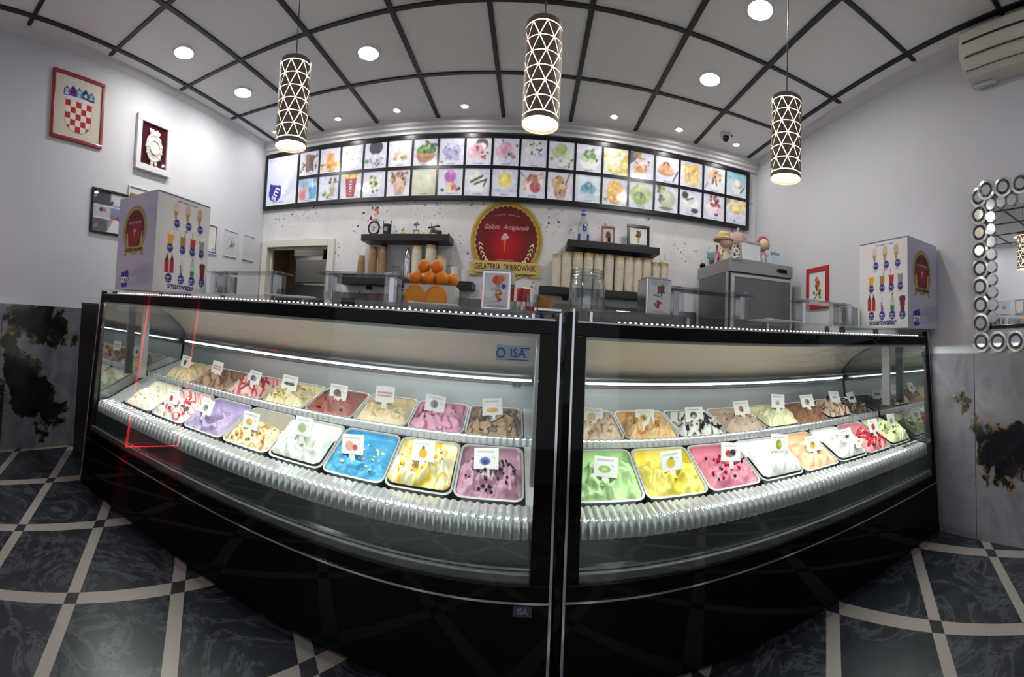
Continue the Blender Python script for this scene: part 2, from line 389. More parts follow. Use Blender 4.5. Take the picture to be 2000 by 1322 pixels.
def speckled():
    m = bpy.data.materials.new('white_speckled_stone'); m.use_nodes = True; nt = m.node_tree; b = nt.nodes['Principled BSDF']; N = nt.nodes.new; Lk = nt.links.new
    g = N('ShaderNodeNewGeometry'); prev = None
    base = N('ShaderNodeTexNoise'); base.inputs['Scale'].default_value = 6; base.inputs['Detail'].default_value = 5; Lk(g.outputs['Position'], base.inputs['Vector'])
    r = N('ShaderNodeValToRGB'); e = r.color_ramp.elements; e[0].position = .3; e[0].color = (*srgb('d8d8db'), 1); e[1].position = .7; e[1].color = (*srgb('e6e6e8'), 1); Lk(base.outputs['Fac'], r.inputs[0]); cur = r.outputs[0]
    for sc, thr, col in ((15, .17, '9a9aa2'), (24, .15, '5a5a62'), (9, .10, '2e2e36'), (6, .07, '2a2a30')):
        v = N('ShaderNodeTexVoronoi'); v.inputs['Scale'].default_value = sc
        nz = N('ShaderNodeTexNoise'); nz.inputs['Scale'].default_value = sc * 2.2; nz.inputs['Detail'].default_value = 3; Lk(g.outputs['Position'], nz.inputs['Vector'])
        ma = N('ShaderNodeVectorMath'); ma.operation = 'MULTIPLY_ADD'; ma.inputs[1].default_value = (.06,) * 3; Lk(nz.outputs['Color'], ma.inputs[0]); Lk(g.outputs['Position'], ma.inputs[2]); Lk(ma.outputs[0], v.inputs['Vector'])
        lt = N('ShaderNodeMath'); lt.operation = 'LESS_THAN'; lt.inputs[1].default_value = thr; Lk(v.outputs['Distance'], lt.inputs[0])
        n3 = N('ShaderNodeTexNoise'); n3.inputs['Scale'].default_value = 3; Lk(g.outputs['Position'], n3.inputs['Vector'])
        gt = N('ShaderNodeMath'); gt.operation = 'GREATER_THAN'; gt.inputs[1].default_value = .5; Lk(n3.outputs['Fac'], gt.inputs[0])
        mu = N('ShaderNodeMath'); mu.operation = 'MULTIPLY'; Lk(lt.outputs[0], mu.inputs[0]); Lk(gt.outputs[0], mu.inputs[1])
        x = N('ShaderNodeMix'); x.data_type = 'RGBA'; Lk(mu.outputs[0], x.inputs[0]); Lk(cur, x.inputs[6]); x.inputs[7].default_value = (*srgb(col), 1); cur = x.outputs[2]
    Lk(cur, b.inputs['Base Color']); b.inputs['Roughness'].default_value = .35
    _M['speck'] = m; return m
SPECK = speckled()
# ================================================================== THE ROOM
def wall_box(name, x0, y0, z0, x1, y1, z1, m, parent=None):
    return struct(MB().box(x0, y0, z0, x1, y1, z1).build(name, m, parent))
floor = wall_box('floor', XL - .12, YF - .12, -.12, XR + .12, 7.0, -.004, mat('dark_grout', '1d1d21', .4))
HM = np.array([[0.33325536807893147, 0.3399901651655985, -2.722064926748229], [0.37443681131631285, -0.33817312583857456, 1.2050393921338958], [-0.10890907427448933, 0.0893144218091024, 1.0]])
def fpt(a, b):
    w = HM @ np.array([a, b, 1.0]); return (w[0] / w[2], w[1] / w[2], w[2])
def clip(poly, x0, x1, y0, y1):
    for ax, lim, sg in ((0, x0, 1), (0, x1, -1), (1, y0, 1), (1, y1, -1)):
        out = []
        for i in range(len(poly)):
            p, q = poly[i - 1], poly[i]; pi_, qi = sg * (p[ax] - lim) >= 0, sg * (q[ax] - lim) >= 0
            if pi_ != qi:
                t = (lim - p[ax]) / (q[ax] - p[ax]); out.append((p[0] + t * (q[0] - p[0]), p[1] + t * (q[1] - p[1])))
            if qi: out.append(q)
        poly = out
        if len(poly) < 3: return []
    return poly
def floor_piece(name, a0, b0, a1, b1, m, lift):
    pts = [fpt(a0, b0), fpt(a1, b0), fpt(a1, b1), fpt(a0, b1)]
    if min(p[2] for p in pts) < .25: return
    poly = clip([(p[0], p[1]) for p in pts], XL, XR, -1.0, 1.75)
    if len(poly) < 3: return
    ar = abs(sum(poly[i - 1][0] * poly[i][1] - poly[i][0] * poly[i - 1][1] for i in range(len(poly)))) / 2
    if ar < 2e-4: return
    MB().prism(poly, 'z', -.004, lift).build(name, m, floor)
HW = .062
for a in range(-3, 9):
    for b in range(-3, 11):
        c = fpt(a + .5, b + .5)
        if c[2] < .2 or not (XL - .7 < c[0] < XR + .7 and -1.5 < c[1] < 2.3): continue
        floor_piece('floor_tile', a + HW, b + HW, a + 1 - HW, b + 1 - HW, SLATE, 0.0)
        floor_piece('floor_strip', a - HW, b + HW, a + HW, b + 1 - HW, STRIPE, 0.0)
        floor_piece('floor_strip', a + HW, b - HW, a + 1 - HW, b + HW, STRIPE, 0.0)
        floor_piece('floor_inset', a - HW, b - HW, a + HW, b + HW, INSET, 0.0)

wall_left = wall_box('wall_left', XL - .12, YF, 0, XL, YB, ZC, WHITE_WALL)
wall_right = wall_box('wall_right', XR, YF, 0, XR + .12, YB, ZC, WHITE_WALL)
wall_front = wall_box('wall_front', XL - .12, YF - .12, 0, XR + .12, YF, ZC, WHITE_WALL)
# marble wainscot slabs
def slabs(wall, x0, x1, seams, z1, m):
    for y0, y1 in zip(seams[:-1], seams[1:]):
        MB().box(min(x0, x1), y0 + .002, 0, max(x0, x1), y1 - .002, z1).build('marble_slab', m, wall, bevel=.002)
slabs(wall_left, XL, XL + .012, [YF, -1.75, -.85, .05, .945, 1.84, 2.74, 3.6, YB], 1.135, MARBLE_L)
slabs(wall_right, XR - .012, XR, [YF, -2.24, -1.34, -.44, .45, 1.345, 2.24, 3.2, YB], 1.145, MARBLE_R)
# back wall with the doorway to the kitchen (door_1)
DX0, DX1, DZ = -3.25, -2.35, 1.985
wall_back = wall_box('wall_back', DX1 + .01, YB, 0, XR + .12, YB + .12, ZC, SPECK)
wall_box('wall_back', XL - .12, YB, DZ + .01, DX1 + .01, YB + .12, ZC, SPECK)
wall_box('wall_back', XL - .12, YB, 0, DX0 - .01, YB + .12, DZ + .01, WHITE_WALL)
for i in range(6):
    x0 = DX1 + .09 + i * .8; MB().box(x0 + .002, YB - .01, .0, min(x0 + .8, XR) - .002, YB, 1.5).build('splashback_slab', SPLASH, wall_back, bevel=.002)
DOORP = mat('cream_door_paint', 'd9d7cc', .45)
door = struct(link('door_1', None, None, (0, 0, 0)))
def dpart(n, *b): MB().box(*b).build(n, DOORP, door, bevel=.006)
dpart('door_frame', DX0 - .085, YB - .035, 0, DX0, YB + .13, DZ + .08)
dpart('door_frame', DX1, YB - .035, 0, DX1 + .085, YB + .13, DZ + .08)
dpart('door_frame', DX0, YB - .035, DZ, DX1, YB + .13, DZ + .08)
dpart('door_stop', DX0, YB + .06, 0, DX0 + .02, YB + .085, DZ)
dpart('door_stop', DX0 + .02, YB + .06, DZ - .02, DX1, YB + .085, DZ)
MB().box(DX1 + .02, YB - .045, 1.4, DX1 + .05, YB - .035, 1.5).build('strike_plate', STEEL, door)
for z in (1.43, 1.72): MB().box(DX1 - .012, YB - .03, z, DX1, YB + .02, z + .09).build('hinge', STEEL, door)
# kitchen behind the doorway
KW = mat('kitchen_wall', '86745f', .7)
wall_box('wall_kitchen', -4.5, 6.4, 0, -1.2, 6.5, 2.7, KW)
wall_box('wall_kitchen', -4.5, YB + .12, 0, -4.4, 6.5, 2.7, KW)
wall_box('wall_kitchen', -1.3, YB + .12, 0, -1.2, 6.5, 2.7, KW)
wall_box('ceiling_kitchen', -4.5, YB + .12, 2.6, -1.2, 6.5, 2.7, KW)
area_light('kitchen_lamp_light', (-3.3, 4.75, 2.5), .3, 6, (1, .95, .85))
# ceiling: grey boards between black bars
CBASE = mat('ceiling_void', '3a3a3d', .9)
CTILE = mat('grey_ceiling_board', 'f8f8fa', .85, bump=(90, .06))
CBAR = mat('black_ceiling_bar', '17171a', .5)
ceiling = wall_box('ceiling', XL - .12, YF - .12, ZC + .014, XR + .12, YB + .12, ZC + .12, CBASE)
CX = [-.383 + .698 * (i - 5) for i in range(1, 10)]
CYS = [4.2, 3.42, 2.645, 1.80, 1.02, .24, -.54, -1.32, -2.1]
cols = [XL] + CX + [XR]; rows = [YB] + CYS + [YF]
tile_mesh = {}
for i in range(len(cols) - 1):
    for j in range(len(rows) - 1):
        w, d = cols[i + 1] - cols[i], rows[j] - rows[j + 1]
        if w < .03 or d < .03: continue
        k = (round(w, 3), round(d, 3))
        if k not in tile_mesh: tile_mesh[k] = MB().box(-w / 2 + .008, -d / 2 + .008, 0, w / 2 - .008, d / 2 - .008, .014).mesh('ceiling_board', CTILE)
        link('ceiling_board', tile_mesh[k], ceiling, ((cols[i] + cols[i + 1]) / 2, (rows[j] + rows[j + 1]) / 2, ZC))
for x in CX: MB().box(x - .019, YF, ZC - .012, x + .019, YB - .02, ZC + .012).build('ceiling_bar', CBAR, ceiling)
for y in CYS: MB().box(CX[0] - .11, y - .017, ZC - .011, CX[-1] + .09, y + .017, ZC + .011).build('ceiling_bar', CBAR, ceiling)
# plaster cornices
CORN = mat('cornice_plaster', 'dcdcde', .7)
prof = [(YB, ZC), (YB - .10, ZC), (YB - .10, ZC - .02), (YB - .085, ZC - .03), (YB - .085, ZC - .05), (YB - .06, ZC - .065), (YB - .06, ZC - .085), (YB - .035, ZC - .1), (YB - .035, ZC - .125), (YB, ZC - .125)]
struct(MB().prism(prof, 'x', XL, XR).build('trim_1', CORN))
struct(MB().prism([(XL, ZC), (XL + .05, ZC), (XL + .045, ZC - .02), (XL + .015, ZC - .05), (XL, ZC - .06)], 'y', YF, YB - .1).build('trim_2', CORN))
struct(MB().prism([(XR, ZC), (XR - .05, ZC), (XR - .045, ZC - .02), (XR - .015, ZC - .05), (XR, ZC - .06)], 'y', YF, YB - .1).build('trim_3', CORN))

# ------------------------------------------------------------------ lamps in the ceiling
BIG = [(-2.80, 2.26, 'above the coat of arms picture'), (-2.80, 3.06, 'beside the left pendant lamp'), (-1.42, 3.03, 'between the left and middle pendant lamps'), (1.36, 2.22, 'at the top edge, left of the right pendant cord'), (1.38, 3.05, 'between the middle and right pendant lamps')]
RIM = mat('white_lamp_rim', 'e8e8ea', .4)
BIG_LIT = mat('big_downlight_diffuser', 'ffffff', .5, emit='fffaf4', estr=175)
SPOT_LIT = mat('spot_diffuser', 'ffffff', .5, emit='fffaf4', estr=330)
rim_me = MB().lathe([(.083, 0), (.1, 0), (.1, .012), (.083, .012), (.083, 0)], n=36).mesh('lamp_rim', RIM, True)
dif_me = MB().cyl((0, 0, .003), .083, .006, 36).mesh('lamp_diffuser', BIG_LIT)
for x, y, w in BIG:
    t = thing('ceiling_downlight', 'large round recessed ceiling light ' + w, 'ceiling light', (x, y, ZC - .012), group='large round downlights')
    link('lamp_rim', rim_me, t); link('lamp_diffuser', dif_me, t)
srim = MB().lathe([(.027, .003), (.044, 0), (.05, .005), (.05, .012), (.027, .012), (.027, .003)], n=28).mesh('lamp_rim', RIM, True)
sdif = MB().cyl((0, 0, .004), .027, .006, 24).mesh('lamp_diffuser', SPOT_LIT)
for k, x in enumerate((-3.02, -2.17, -1.48, -.76, .74, 1.44, 2.13)):
    t = thing('ceiling_spotlight', 'small recessed spotlight by the back cornice, %s from the left wall' % ['first', 'second', 'third', 'fourth', 'fifth', 'sixth', 'seventh'][k], 'ceiling light', (x, 3.94, ZC - .012), group='small spotlights along the back wall')
    link('lamp_rim', srim, t); link('lamp_diffuser', sdif, t)
t = thing('security_camera', 'small black and white dome camera on the ceiling near the right pendant', 'camera', (1.92, 3.8, ZC))
MB().lathe([(.062, 0), (.062, -.02), (.05, -.035), (.0, -.035)], n=24).build('mount', mat('camera_white', 'd8d8da', .4), t, True)
MB().ball((0, -.012, -.048), .036).build('camera_ball', mat('camera_black', '08080a', .15), t, True)
MB().cyl((.075, .0, -.012), .008, .012, 10).build('status_light', BLACK_MATT, t)

# ------------------------------------------------------------------ pendant lamps: cut metal tubes round a lit diffuser
SHADE = mat('dark_bronze_shade', '6e5f5a', .45, .1)
GLOW = mat('pendant_diffuser', 'fff2da', .6, emit='ffe6bc', estr=4)
BULB = mat('pendant_bottom_diffuser', 'ffffff', .6, emit='fff4e2', estr=7)
def shade_mesh(r, H, n=8, rowsn=6):
    b = MB(); th = .0015; h = (H - .05) / rowsn
    def P(a, z, rr): return (rr * cos(a), rr * sin(a), z)
    def tri(a, z):                                                   # curved triangular plate
        # shrink towards the centroid so that the bright lattice shows between plates
        ca, cz = sum(a) / 3, sum(z) / 3; k = .90
        A = [ca + (x - ca) * k for x in a]; Z = [cz + (x - cz) * k for x in z]
        m = 4; vs = []
        idx = {}
        for i in range(m + 1):
            for j in range(m + 1 - i):
                w = (1 - (i + j) / m, i / m, j / m)
                idx[(i, j)] = len(vs) // 2
                aa = sum(w[q] * A[q] for q in range(3)); zz = sum(w[q] * Z[q] for q in range(3))
                vs += [P(aa, zz, r), P(aa, zz, r - th)]
        fs = []
        for i in range(m):
            for j in range(m - i):
                f = (idx[(i, j)], idx[(i + 1, j)], idx[(i, j + 1)]); fs += [tuple(2 * q for q in f), tuple(2 * q + 1 for q in f[::-1])]
                if j < m - i - 1:
                    f = (idx[(i + 1, j)], idx[(i + 1, j + 1)], idx[(i, j + 1)]); fs += [tuple(2 * q for q in f), tuple(2 * q + 1 for q in f[::-1])]
        b.add(vs, fs)
    s = 2 * pi / n
    for q in range(rowsn):
        z0 = .025 + q * h; off = (q % 2) * s / 2
        for i in range(n):
            a = i * s + off
            tri((a, a + s, a + s / 2), (z0, z0, z0 + h)); tri((a + s / 2, a + 3 * s / 2, a + s), (z0 + h, z0 + h, z0))
    for z0, z1 in ((0, .022), (H - .022, H)):
        b.lathe([(r, z0), (r, z1), (r - th, z1), (r - th, z0), (r, z0)], n=45)
    # top cap
    b.lathe([(r, H), (.02, H + .006), (.0, H + .006)], n=45)
    return b
PH = .43; PR = .09
sh_me = shade_mesh(PR, PH).mesh('lamp_shade', SHADE)
di_me = MB().lathe([(PR - .0025, .012), (PR - .0025, PH - .01)], n=40).mesh('lamp_diffuser', GLOW, True)
bo_me = MB().lathe([(0.0001, .012), (PR - .01, .012), (PR - .01, .014), (0.0001, .014)], n=40).mesh('lamp_bottom', BULB)
for x, z, w in ((-1.345, 2.07, 'left, over the box-topped case'), (0.0, 2.09, 'middle, nearest the round red sign'), (1.36, 2.065, 'right, before the white wall')):
    t = thing('pendant_lamp', 'dark tube pendant lamp with bright triangular lattice hanging ' + w, 'pendant lamp', (x, 1.9, z), R.uniform(0, 1), 'lattice pendant lamps')
    link('lamp_shade', sh_me, t); link('lamp_diffuser', di_me, t); link('lamp_bottom', bo_me, t)
    MB().tube([(0, 0, PH), (0, 0, ZC - z)], .0035, 6).build('cord', mat('grey_cord', '4a4a4e', .5), t)
    MB().lathe([(.05, ZC - z), (.05, ZC - z - .02), (.012, ZC - z - .03), (.0001, ZC - z - .03)], n=20).build('ceiling_rose', SHADE, t)
# ================================================================== THE TWO GELATO DISPLAY CASES
SL = .07                                                             # the front leans back a little
INNER = mat('case_inner_dark', '34383a', .12, spec=.6)
RAIL = mat('grey_rail', '6d706f', .3, .7)
REAR = mat('rear_screen_panel', 'f0ece2', .35)
FLUTE = mat('fluted_steel', 'dfe2e6', .2, .7)
WELL = mat('steel_well', '8b8f92', .35, 1.0)
ENDGLASS = glass('coated_end_glass', 'bfd0cf', 1.6, .015, .22)
LED = mat('led_tube', 'ffffff', .5, emit='fdfcff', estr=1.1)
LEDDOT = mat('led_dot', 'ffffff', .5, emit='ffffff', estr=2.2)
STICK = mat('blue_sticker', '8fa6bb', .4); STICK2 = mat('navy_sticker', '2e3a4d', .4); INK_GREY = mat('ink_slate', '48566b', .5)

def fluted(profile, length, pitch, amp):
    """ribbed sheet: profile in (y, z), ribs run along the profile"""
    n = int(length / pitch * 5); b = MB(); m = len(profile)
    pr = [Vector((0, p[0], p[1])) for p in profile]; nr = []
    for i in range(m):
        t = (pr[min(i + 1, m - 1)] - pr[max(i - 1, 0)]).normalized(); nr.append(Vector((0, -t.z, t.y)) if False else Vector((0, -abs(t.z), abs(t.y))).normalized())
    for k in range(n + 1):
        x = length * k / n; d = amp * abs(sin(pi * x / pitch))
        b.v += [(x, p.y + q.y * d, p.z + q.z * d) for p, q in zip(pr, nr)]
    b.f = [(k * m + i, (k + 1) * m + i, (k + 1) * m + i + 1, k * m + i + 1) for k in range(n) for i in range(m - 1)]
    return b

def make_case(label, A, B, ztop, joint_side):
    A = Vector((A[0], A[1], 0)); B = Vector((B[0], B[1], 0)); L = (B - A).length; rz = atan2(B.y - A.y, B.x - A.x)
    t = thing('gelato_display_case', label, 'display case', A, rz, 'gelato display cases')
    def P(name, poly, m, x0=0, x1=L, bev=0.0, parent=t): return MB().prism(poly, 'x', x0, x1).build(name, m, parent, bevel=bev)
    f = lambda z, o=0: (SL * z + o, z)
    bl, br = (.045, .085) if joint_side == 'right' else (.06, .05)   # black glass borders
    P('plinth', [(.07, 0), (1.0, 0), (1.0, .04), (.07, .04)], BLACK_MATT)
    P('front_panel', [f(.02), f(.306), f(.306, .03), f(.02, .03)], BLACK_GLOSS, bev=.003)
    P('trim_strip', [f(.306, -.005), f(.313, -.005), f(.313, .03), f(.306, .03)], CHROME)
    P('lower_band', [f(.313), f(.362), f(.362, .03), f(.313, .03)], BLACK_GLOSS, bev=.003)
    P('glass_rail', [f(.362, .012), f(.392, .012), f(.392, .05), f(.362, .05)], RAIL, bl, L - br, .004)
    P('glass_rail', [f(.396, .03), f(.404, .03), f(.404, .055), f(.396, .055)], CHROME, bl, L - br)
    P('inner_panel', [f(.385, .052), (.1, .478), (.12, .478), f(.385, .08)], INNER, .03, L - .03)
    zt = 1.203; ztr = 1.253
    P('front_glass', [f(.362), f(zt), f(zt, .008), f(.362, .008)], GLASS, bl, L - br)
    P('glass_border', [f(.362), f(zt), f(zt, .01), f(.362, .01)], BLACK_GLOSS, 0, bl)
    P('glass_border', [f(.362), f(zt), f(zt, .01), f(.362, .01)], BLACK_GLOSS, L - br, L)
    P('top_rail', [f(zt), f(ztr), (.2, ztr), (.2, zt + .02), (.12, zt + .012)], BLACK_GLOSS, bev=.003)
    P('top_lining', [f(zt - .012, .01), f(zt, .01), (.12, zt + .011), (.12, zt - .004)], mat('grey_lining', '9b9c98', .4), bl, L - br)
    P('top_shelf', [(.095, ztop - .010), (1.0, ztop - .010), (1.0, ztop), (.095, ztop)], GLASS, .0, L, .002)
    sb = MB()
    n = int((L - .3) / .024)
    for k in range(n): sb.cbox((.2 + k * .024, .1, ztr + .0095), (.008, .006, .005))
    sb.build('led_strip', LEDDOT, t)
    P('led_profile', [(.097, ztr), (.097, ztr + .006), (.115, ztr + .006), (.115, ztr)], STEEL, .02, L - .02)
    for k in range(6): P('shelf_support', [(.13, ztr), (.13, ztop - .010), (.17, ztop - .010), (.17, ztr)], CHROME, .08 + k * (L - .2) / 5, .092 + k * (L - .2) / 5)
    # ends
    for k, (xa, xb) in enumerate(((0, .025), (L - .025, L))):
        P('end_panel', [f(.0, .03), f(.36, .03), (1.0, .36), (1.0, 0)], BLACK_GLOSS, xa, xb)
        P('end_frame', [f(.36, .03), (.09, ztop - .014), (.125, ztop - .014), f(.36, .06)], BLACK_FRAME, xa, xb)
        P('end_frame', [(.95, .36), (.95, ztop - .014), (1.0, ztop - .014), (1.0, .36)], BLACK_FRAME, xa, xb)
        P('end_glass', [(.12, .36), (.12, ztop - .03), (.95, ztop - .03), (.95, .36)], ENDGLASS, xa + .008, xb - .008)
        P('edge_trim', [f(.0, -.006), f(ztop - .002, -.006), f(ztop - .002, .004), f(0, .004)], CHROME, xa if k == 0 else L - .012, .012 if k == 0 else L, .002)
    # inside
    P('well', [(.13, .44), (.95, .5), (.95, .46), (.13, .40)], WELL, .03, L - .03)
    u_in = (.17, L - .115) if joint_side == 'right' else (.062, L - .04)
    for xa, xb in ((.026, u_in[0] - .001), (u_in[1] + .012, L - .026)):
        if xb - xa > .01: P('side_deck', [(.2, .556), (.55, .692), (.57, .714), (.925, .802), (.93, .79), (.575, .70), (.555, .68), (.2, .545)], PANSTEEL, xa, xb)
    fl = fluted([(.1, .476), (.096, .484), (.099, .536), (.107, .546), (.17, .551), (.197, .556), (.202, .545)], L - .06, .034, .009)
    fl.build('fluted_strip', FLUTE, t, True, loc=(.03, 0, 0))
    fl = fluted([(.553, .69), (.553, .715), (.557, .722), (.575, .724), (.578, .715)], L - .06, .034, .005)
    fl.build('fluted_strip', FLUTE, t, True, loc=(.03, 0, 0))
    P('back_plate', [(.93, .77), (.952, .925), (.965, .925), (.945, .77)], STEEL, .03, L - .03)
    P('light_housing', [(.93, .925), (.985, .925), (.985, .975), (.93, .968)], RAIL, .03, L - .03, .003)
    P('light_tube', [(.921, .945), (.929, .945), (.929, .958), (.921, .958)], LED, .06, L - .06)
    arc = [(.985, .975), (.93, 1.035), (.86, 1.09), (.77, 1.14), (.66, 1.18), (.55, 1.205)]
    P('rear_screen', arc + [(y + .006, z + .008) for y, z in arc[::-1]], REAR, .03, L - .03)
    P('screen_edge', [(.93, .97), (.98, .985), (.98, .995), (.93, .98)], CHROME, .03, L - .03)
    if joint_side == 'right':
        P('steel_post', [(.40, .70), (.405, ztop - .08), (.48, ztop - .08), (.475, .70)], STEEL, .10, .112, .002)
        P('steel_post', [(.30, .56), (.30, ztop - .07), (.34, ztop - .07), (.34, .56)], STEEL, L - .085, L - .035, .004)
    else:
        P('steel_post', [(.37, .79), (.375, ztop - .08), (.45, ztop - .08), (.445, .79)], STEEL, L - .115, L - .10, .002)
        P('steel_post', [(.10, .42), (.13, ztop - .08), (.145, ztop - .08), (.115, .42)], mat('glass_edge', '9fae9c', .2), .062, .072)
    # drawn lamp light: LED strip under the top rail and along the back
    for y, z, rx, pw, sy in ((.15, zt - .012, radians(-14), 8.5, .02), (.918, .9515, radians(40), 1.6, .006)):
        l = area_light('case_led_light', (L / 2, y, z), L - .2, pw * L, (1.0, .995, .97), (rx, 0, 0), sy, 'RECTANGLE'); l.parent = t
    return t, A, rz, L

caseL = make_case('long black gelato display case left of the joint, under the left pendant lamp', (-2.63, 1.40), (.13, 1.54), 1.285, 'right')
caseR = make_case('long black gelato display case right of the joint, reaching the right wall', (.17, 1.545), (2.565, 1.64), 1.305, 'left')
def case_pt(c, u, s, z):
    A, rz = c[1], c[2]; return Vector((A.x + u * cos(rz) - s * sin(rz), A.y + u * sin(rz) + s * cos(rz), z))
# stickers on the glass and maker's plates
def sticker(c, u, z, w, h, m, body=None, tm=None, sz=.03, off=-.004):
    o = MB().cbox((0, 0, 0), (w, .001, h)).build('sticker', m, c[0], loc=(u, SL * z + off, z)); o.rotation_euler = (-atan2(SL, 1), 0, 0)
    if body: text('lettering', body, sz, tm, o, (.018 if w > .1 else 0, -.0009, 0), sx=1.1, bold=.0006)
    return o
s = sticker(caseL, 2.575, 1.13, .135, .055, STICK, 'ISA', INK_GREY, .042)
MB().torus((-.05, -.001, 0), .016, .003, 20, 6, 'y').build('emblem', INK_GREY, s)
MB().cbox((.012, -.001, -.022), (.09, .001, .003)).build('underline', INK_GREY, s)
MB().cbox((.045, -.001, .019), (.035, .001, .004)).build('underline', INK_GREY, s)
s = sticker(caseL, 2.655, .285, .07, .032, STICK2, 'ISA', mat('plate_silver', '8e95a3', .3, .6), .026)
s = sticker(caseR, caseR[3] - .095, 1.14, .035, .035, STICK2)
for k in range(3): MB().cbox((0, -.001, -.008 + k * .008), (.026, .001, .002)).build('printed_line', STICK, s)
s = sticker(caseL, 2.615, .93, .05, .02, STICK2, '-14', mat('plate_silver', '8e95a3', .3, .6), .018, .84)
# black panel closing the gap between the left case and the left wall
t = thing('gap_panel', 'matt black upright panel closing the gap beside the left wall', 'panel', (-2.80, 1.62, 0))
MB().box(-.41, 0, 0, .14, .03, 1.17).build('panel', BLACK_MATT, t, bevel=.003)
MB().box(-.41, -.004, 1.17, .14, .034, 1.185).build('cap', BLACK_FRAME, t)

# ------------------------------------------------------------------ pans of gelato
PW, PL = .304, .342
def rr(w, l, r, n=5):
    o = []
    for cx, cy, a0 in ((w / 2 - r, l / 2 - r, 0), (-w / 2 + r, l / 2 - r, 90), (-w / 2 + r, -l / 2 + r, 180), (w / 2 - r, -l / 2 + r, 270)):
        o += [(cx + r * cos(radians(a0 + 90 * k / n)), cy + r * sin(radians(a0 + 90 * k / n))) for k in range(n + 1)]
    return o
def pan_mesh():
    b = MB(); loops = []
    for w, l, r, z in ((PW, PL, .04, -.004), (PW, PL, .04, 0), (PW - .018, PL - .018, .035, .001), (PW - .022, PL - .022, .034, -.004), (PW - .036, PL - .036, .034, -.10), (PW - .05, PL - .05, .03, -.108)):
        p = rr(w, l, r); loops.append(len(b.v)); b.v += [(x, y, z) for x, y in p]
    n = len(rr(1, 1, .1))
    for a, c in zip(loops[:-1], loops[1:]): b.f += [(a + i, a + (i + 1) % n, c + (i + 1) % n, c + i) for i in range(n)]
    b.f.append(tuple(loops[-1] + i for i in range(n)))
    return b.mesh('pan', PANSTEEL, True)
PAN = pan_mesh()
def nz(x, y, z=0.0): return mnoise.noise((x, y, z))
def gelato(seed, cols, back=-.045, front=.012, fold=.03, freq=2.2, streak=0.0, side=0.0, level=0.0, coat=True):
    """heightfield of scooped ice cream; cols: (base, second, ripple)"""
    NX, NY = 54, 60; W, Ln = PW - .026, PL - .026; r = .034
    c = [np.array(srgb(x)) for x in (cols + cols[-1:] * 3)[:3]]
    vs, cc = [], []; H = np.zeros((NY + 1, NX + 1))
    for j in range(NY + 1):
        for i in range(NX + 1):
            u, v = -1 + 2 * i / NX, -1 + 2 * j / NY; x, y = u * W / 2, v * Ln / 2
            qx, qy = abs(x) - (W / 2 - r), abs(y) - (Ln / 2 - r)
            if qx > 0 and qy > 0:
                d = hypot(qx, qy)
                if d > r: x = math.copysign(W / 2 - r + qx * r / d, x); y = math.copysign(Ln / 2 - r + qy * r / d, y)
            wx, wy = nz(u * 1.3 + seed, v * 1.3, 3.1), nz(u * 1.3, v * 1.3 + seed, 7.7)
            t = min(1, max(0, (v + wx * .25 - .05) / .55)); t = t * t * (3 - 2 * t)
            edge = (1 - abs(u) ** 5) * (1 - abs(v) ** 5)
            a1 = 1 - abs(nz((u + .5 * wx) * freq + seed * 3, (v + .5 * wy) * freq * .8, seed)) * 2
            a2 = 1 - abs(nz((u + .4 * wy) * freq * 2.3, (v + .3 * wx) * freq * 1.6 + seed, 5.5)) * 2
            h = level + (front * (1 - t) + back * t) - .02 + edge * .022 * (1 - t) + side * u * .02
            h += 1.55 * fold * (a1 * .75 + a2 * .34 - .22) * edge * (1 - .75 * t)
            a3 = 1 - abs(nz((u + .3 * wx) * freq * 4.6 - seed, (v + .5 * wy) * freq * 2.6, 2.5)) * 2
            h += .32 * fold * a3 * edge * (1 - .8 * t) + .003 * nz(u * 12 + seed, v * 12) * (1 - .6 * t)
            if coat and (i in (0, NX) or j in (0, NY)): h = max(h, -.005)                      # cream smeared up the pan wall
            H[j, i] = h; vs.append((x, y, h))
            k = min(1, max(0, .5 + 1.4 * nz(u * 2.1 + 11 + seed, v * 2.1 + wx)))
            col = c[0] * (1 - k) + c[1] * k
            if streak:
                q = 1 - abs(nz((u + .35 * wy) * 3.1 + seed * 2, (v + .35 * wx) * 2.2, 9.2)) * 3.0; q = min(1, max(0, (q - (1 - streak)) * 5)); col = col * (1 - q) + c[2] * q
            cc.append(col)
    fs = [(j * (NX + 1) + i, j * (NX + 1) + i + 1, (j + 1) * (NX + 1) + i + 1, (j + 1) * (NX + 1) + i) for j in range(NY) for i in range(NX)]
    me = bpy.data.meshes.new('gelato'); me.from_pydata(vs, [], fs); set_col(me, np.array(cc)); me.materials.append(FOOD); me.polygons.foreach_set('use_smooth', [True] * len(fs))
    def hh(u, v): return H[min(NY, max(0, int((v + 1) / 2 * NY + .5))), min(NX, max(0, int((u + 1) / 2 * NX + .5)))]
    return me, hh, W, Ln
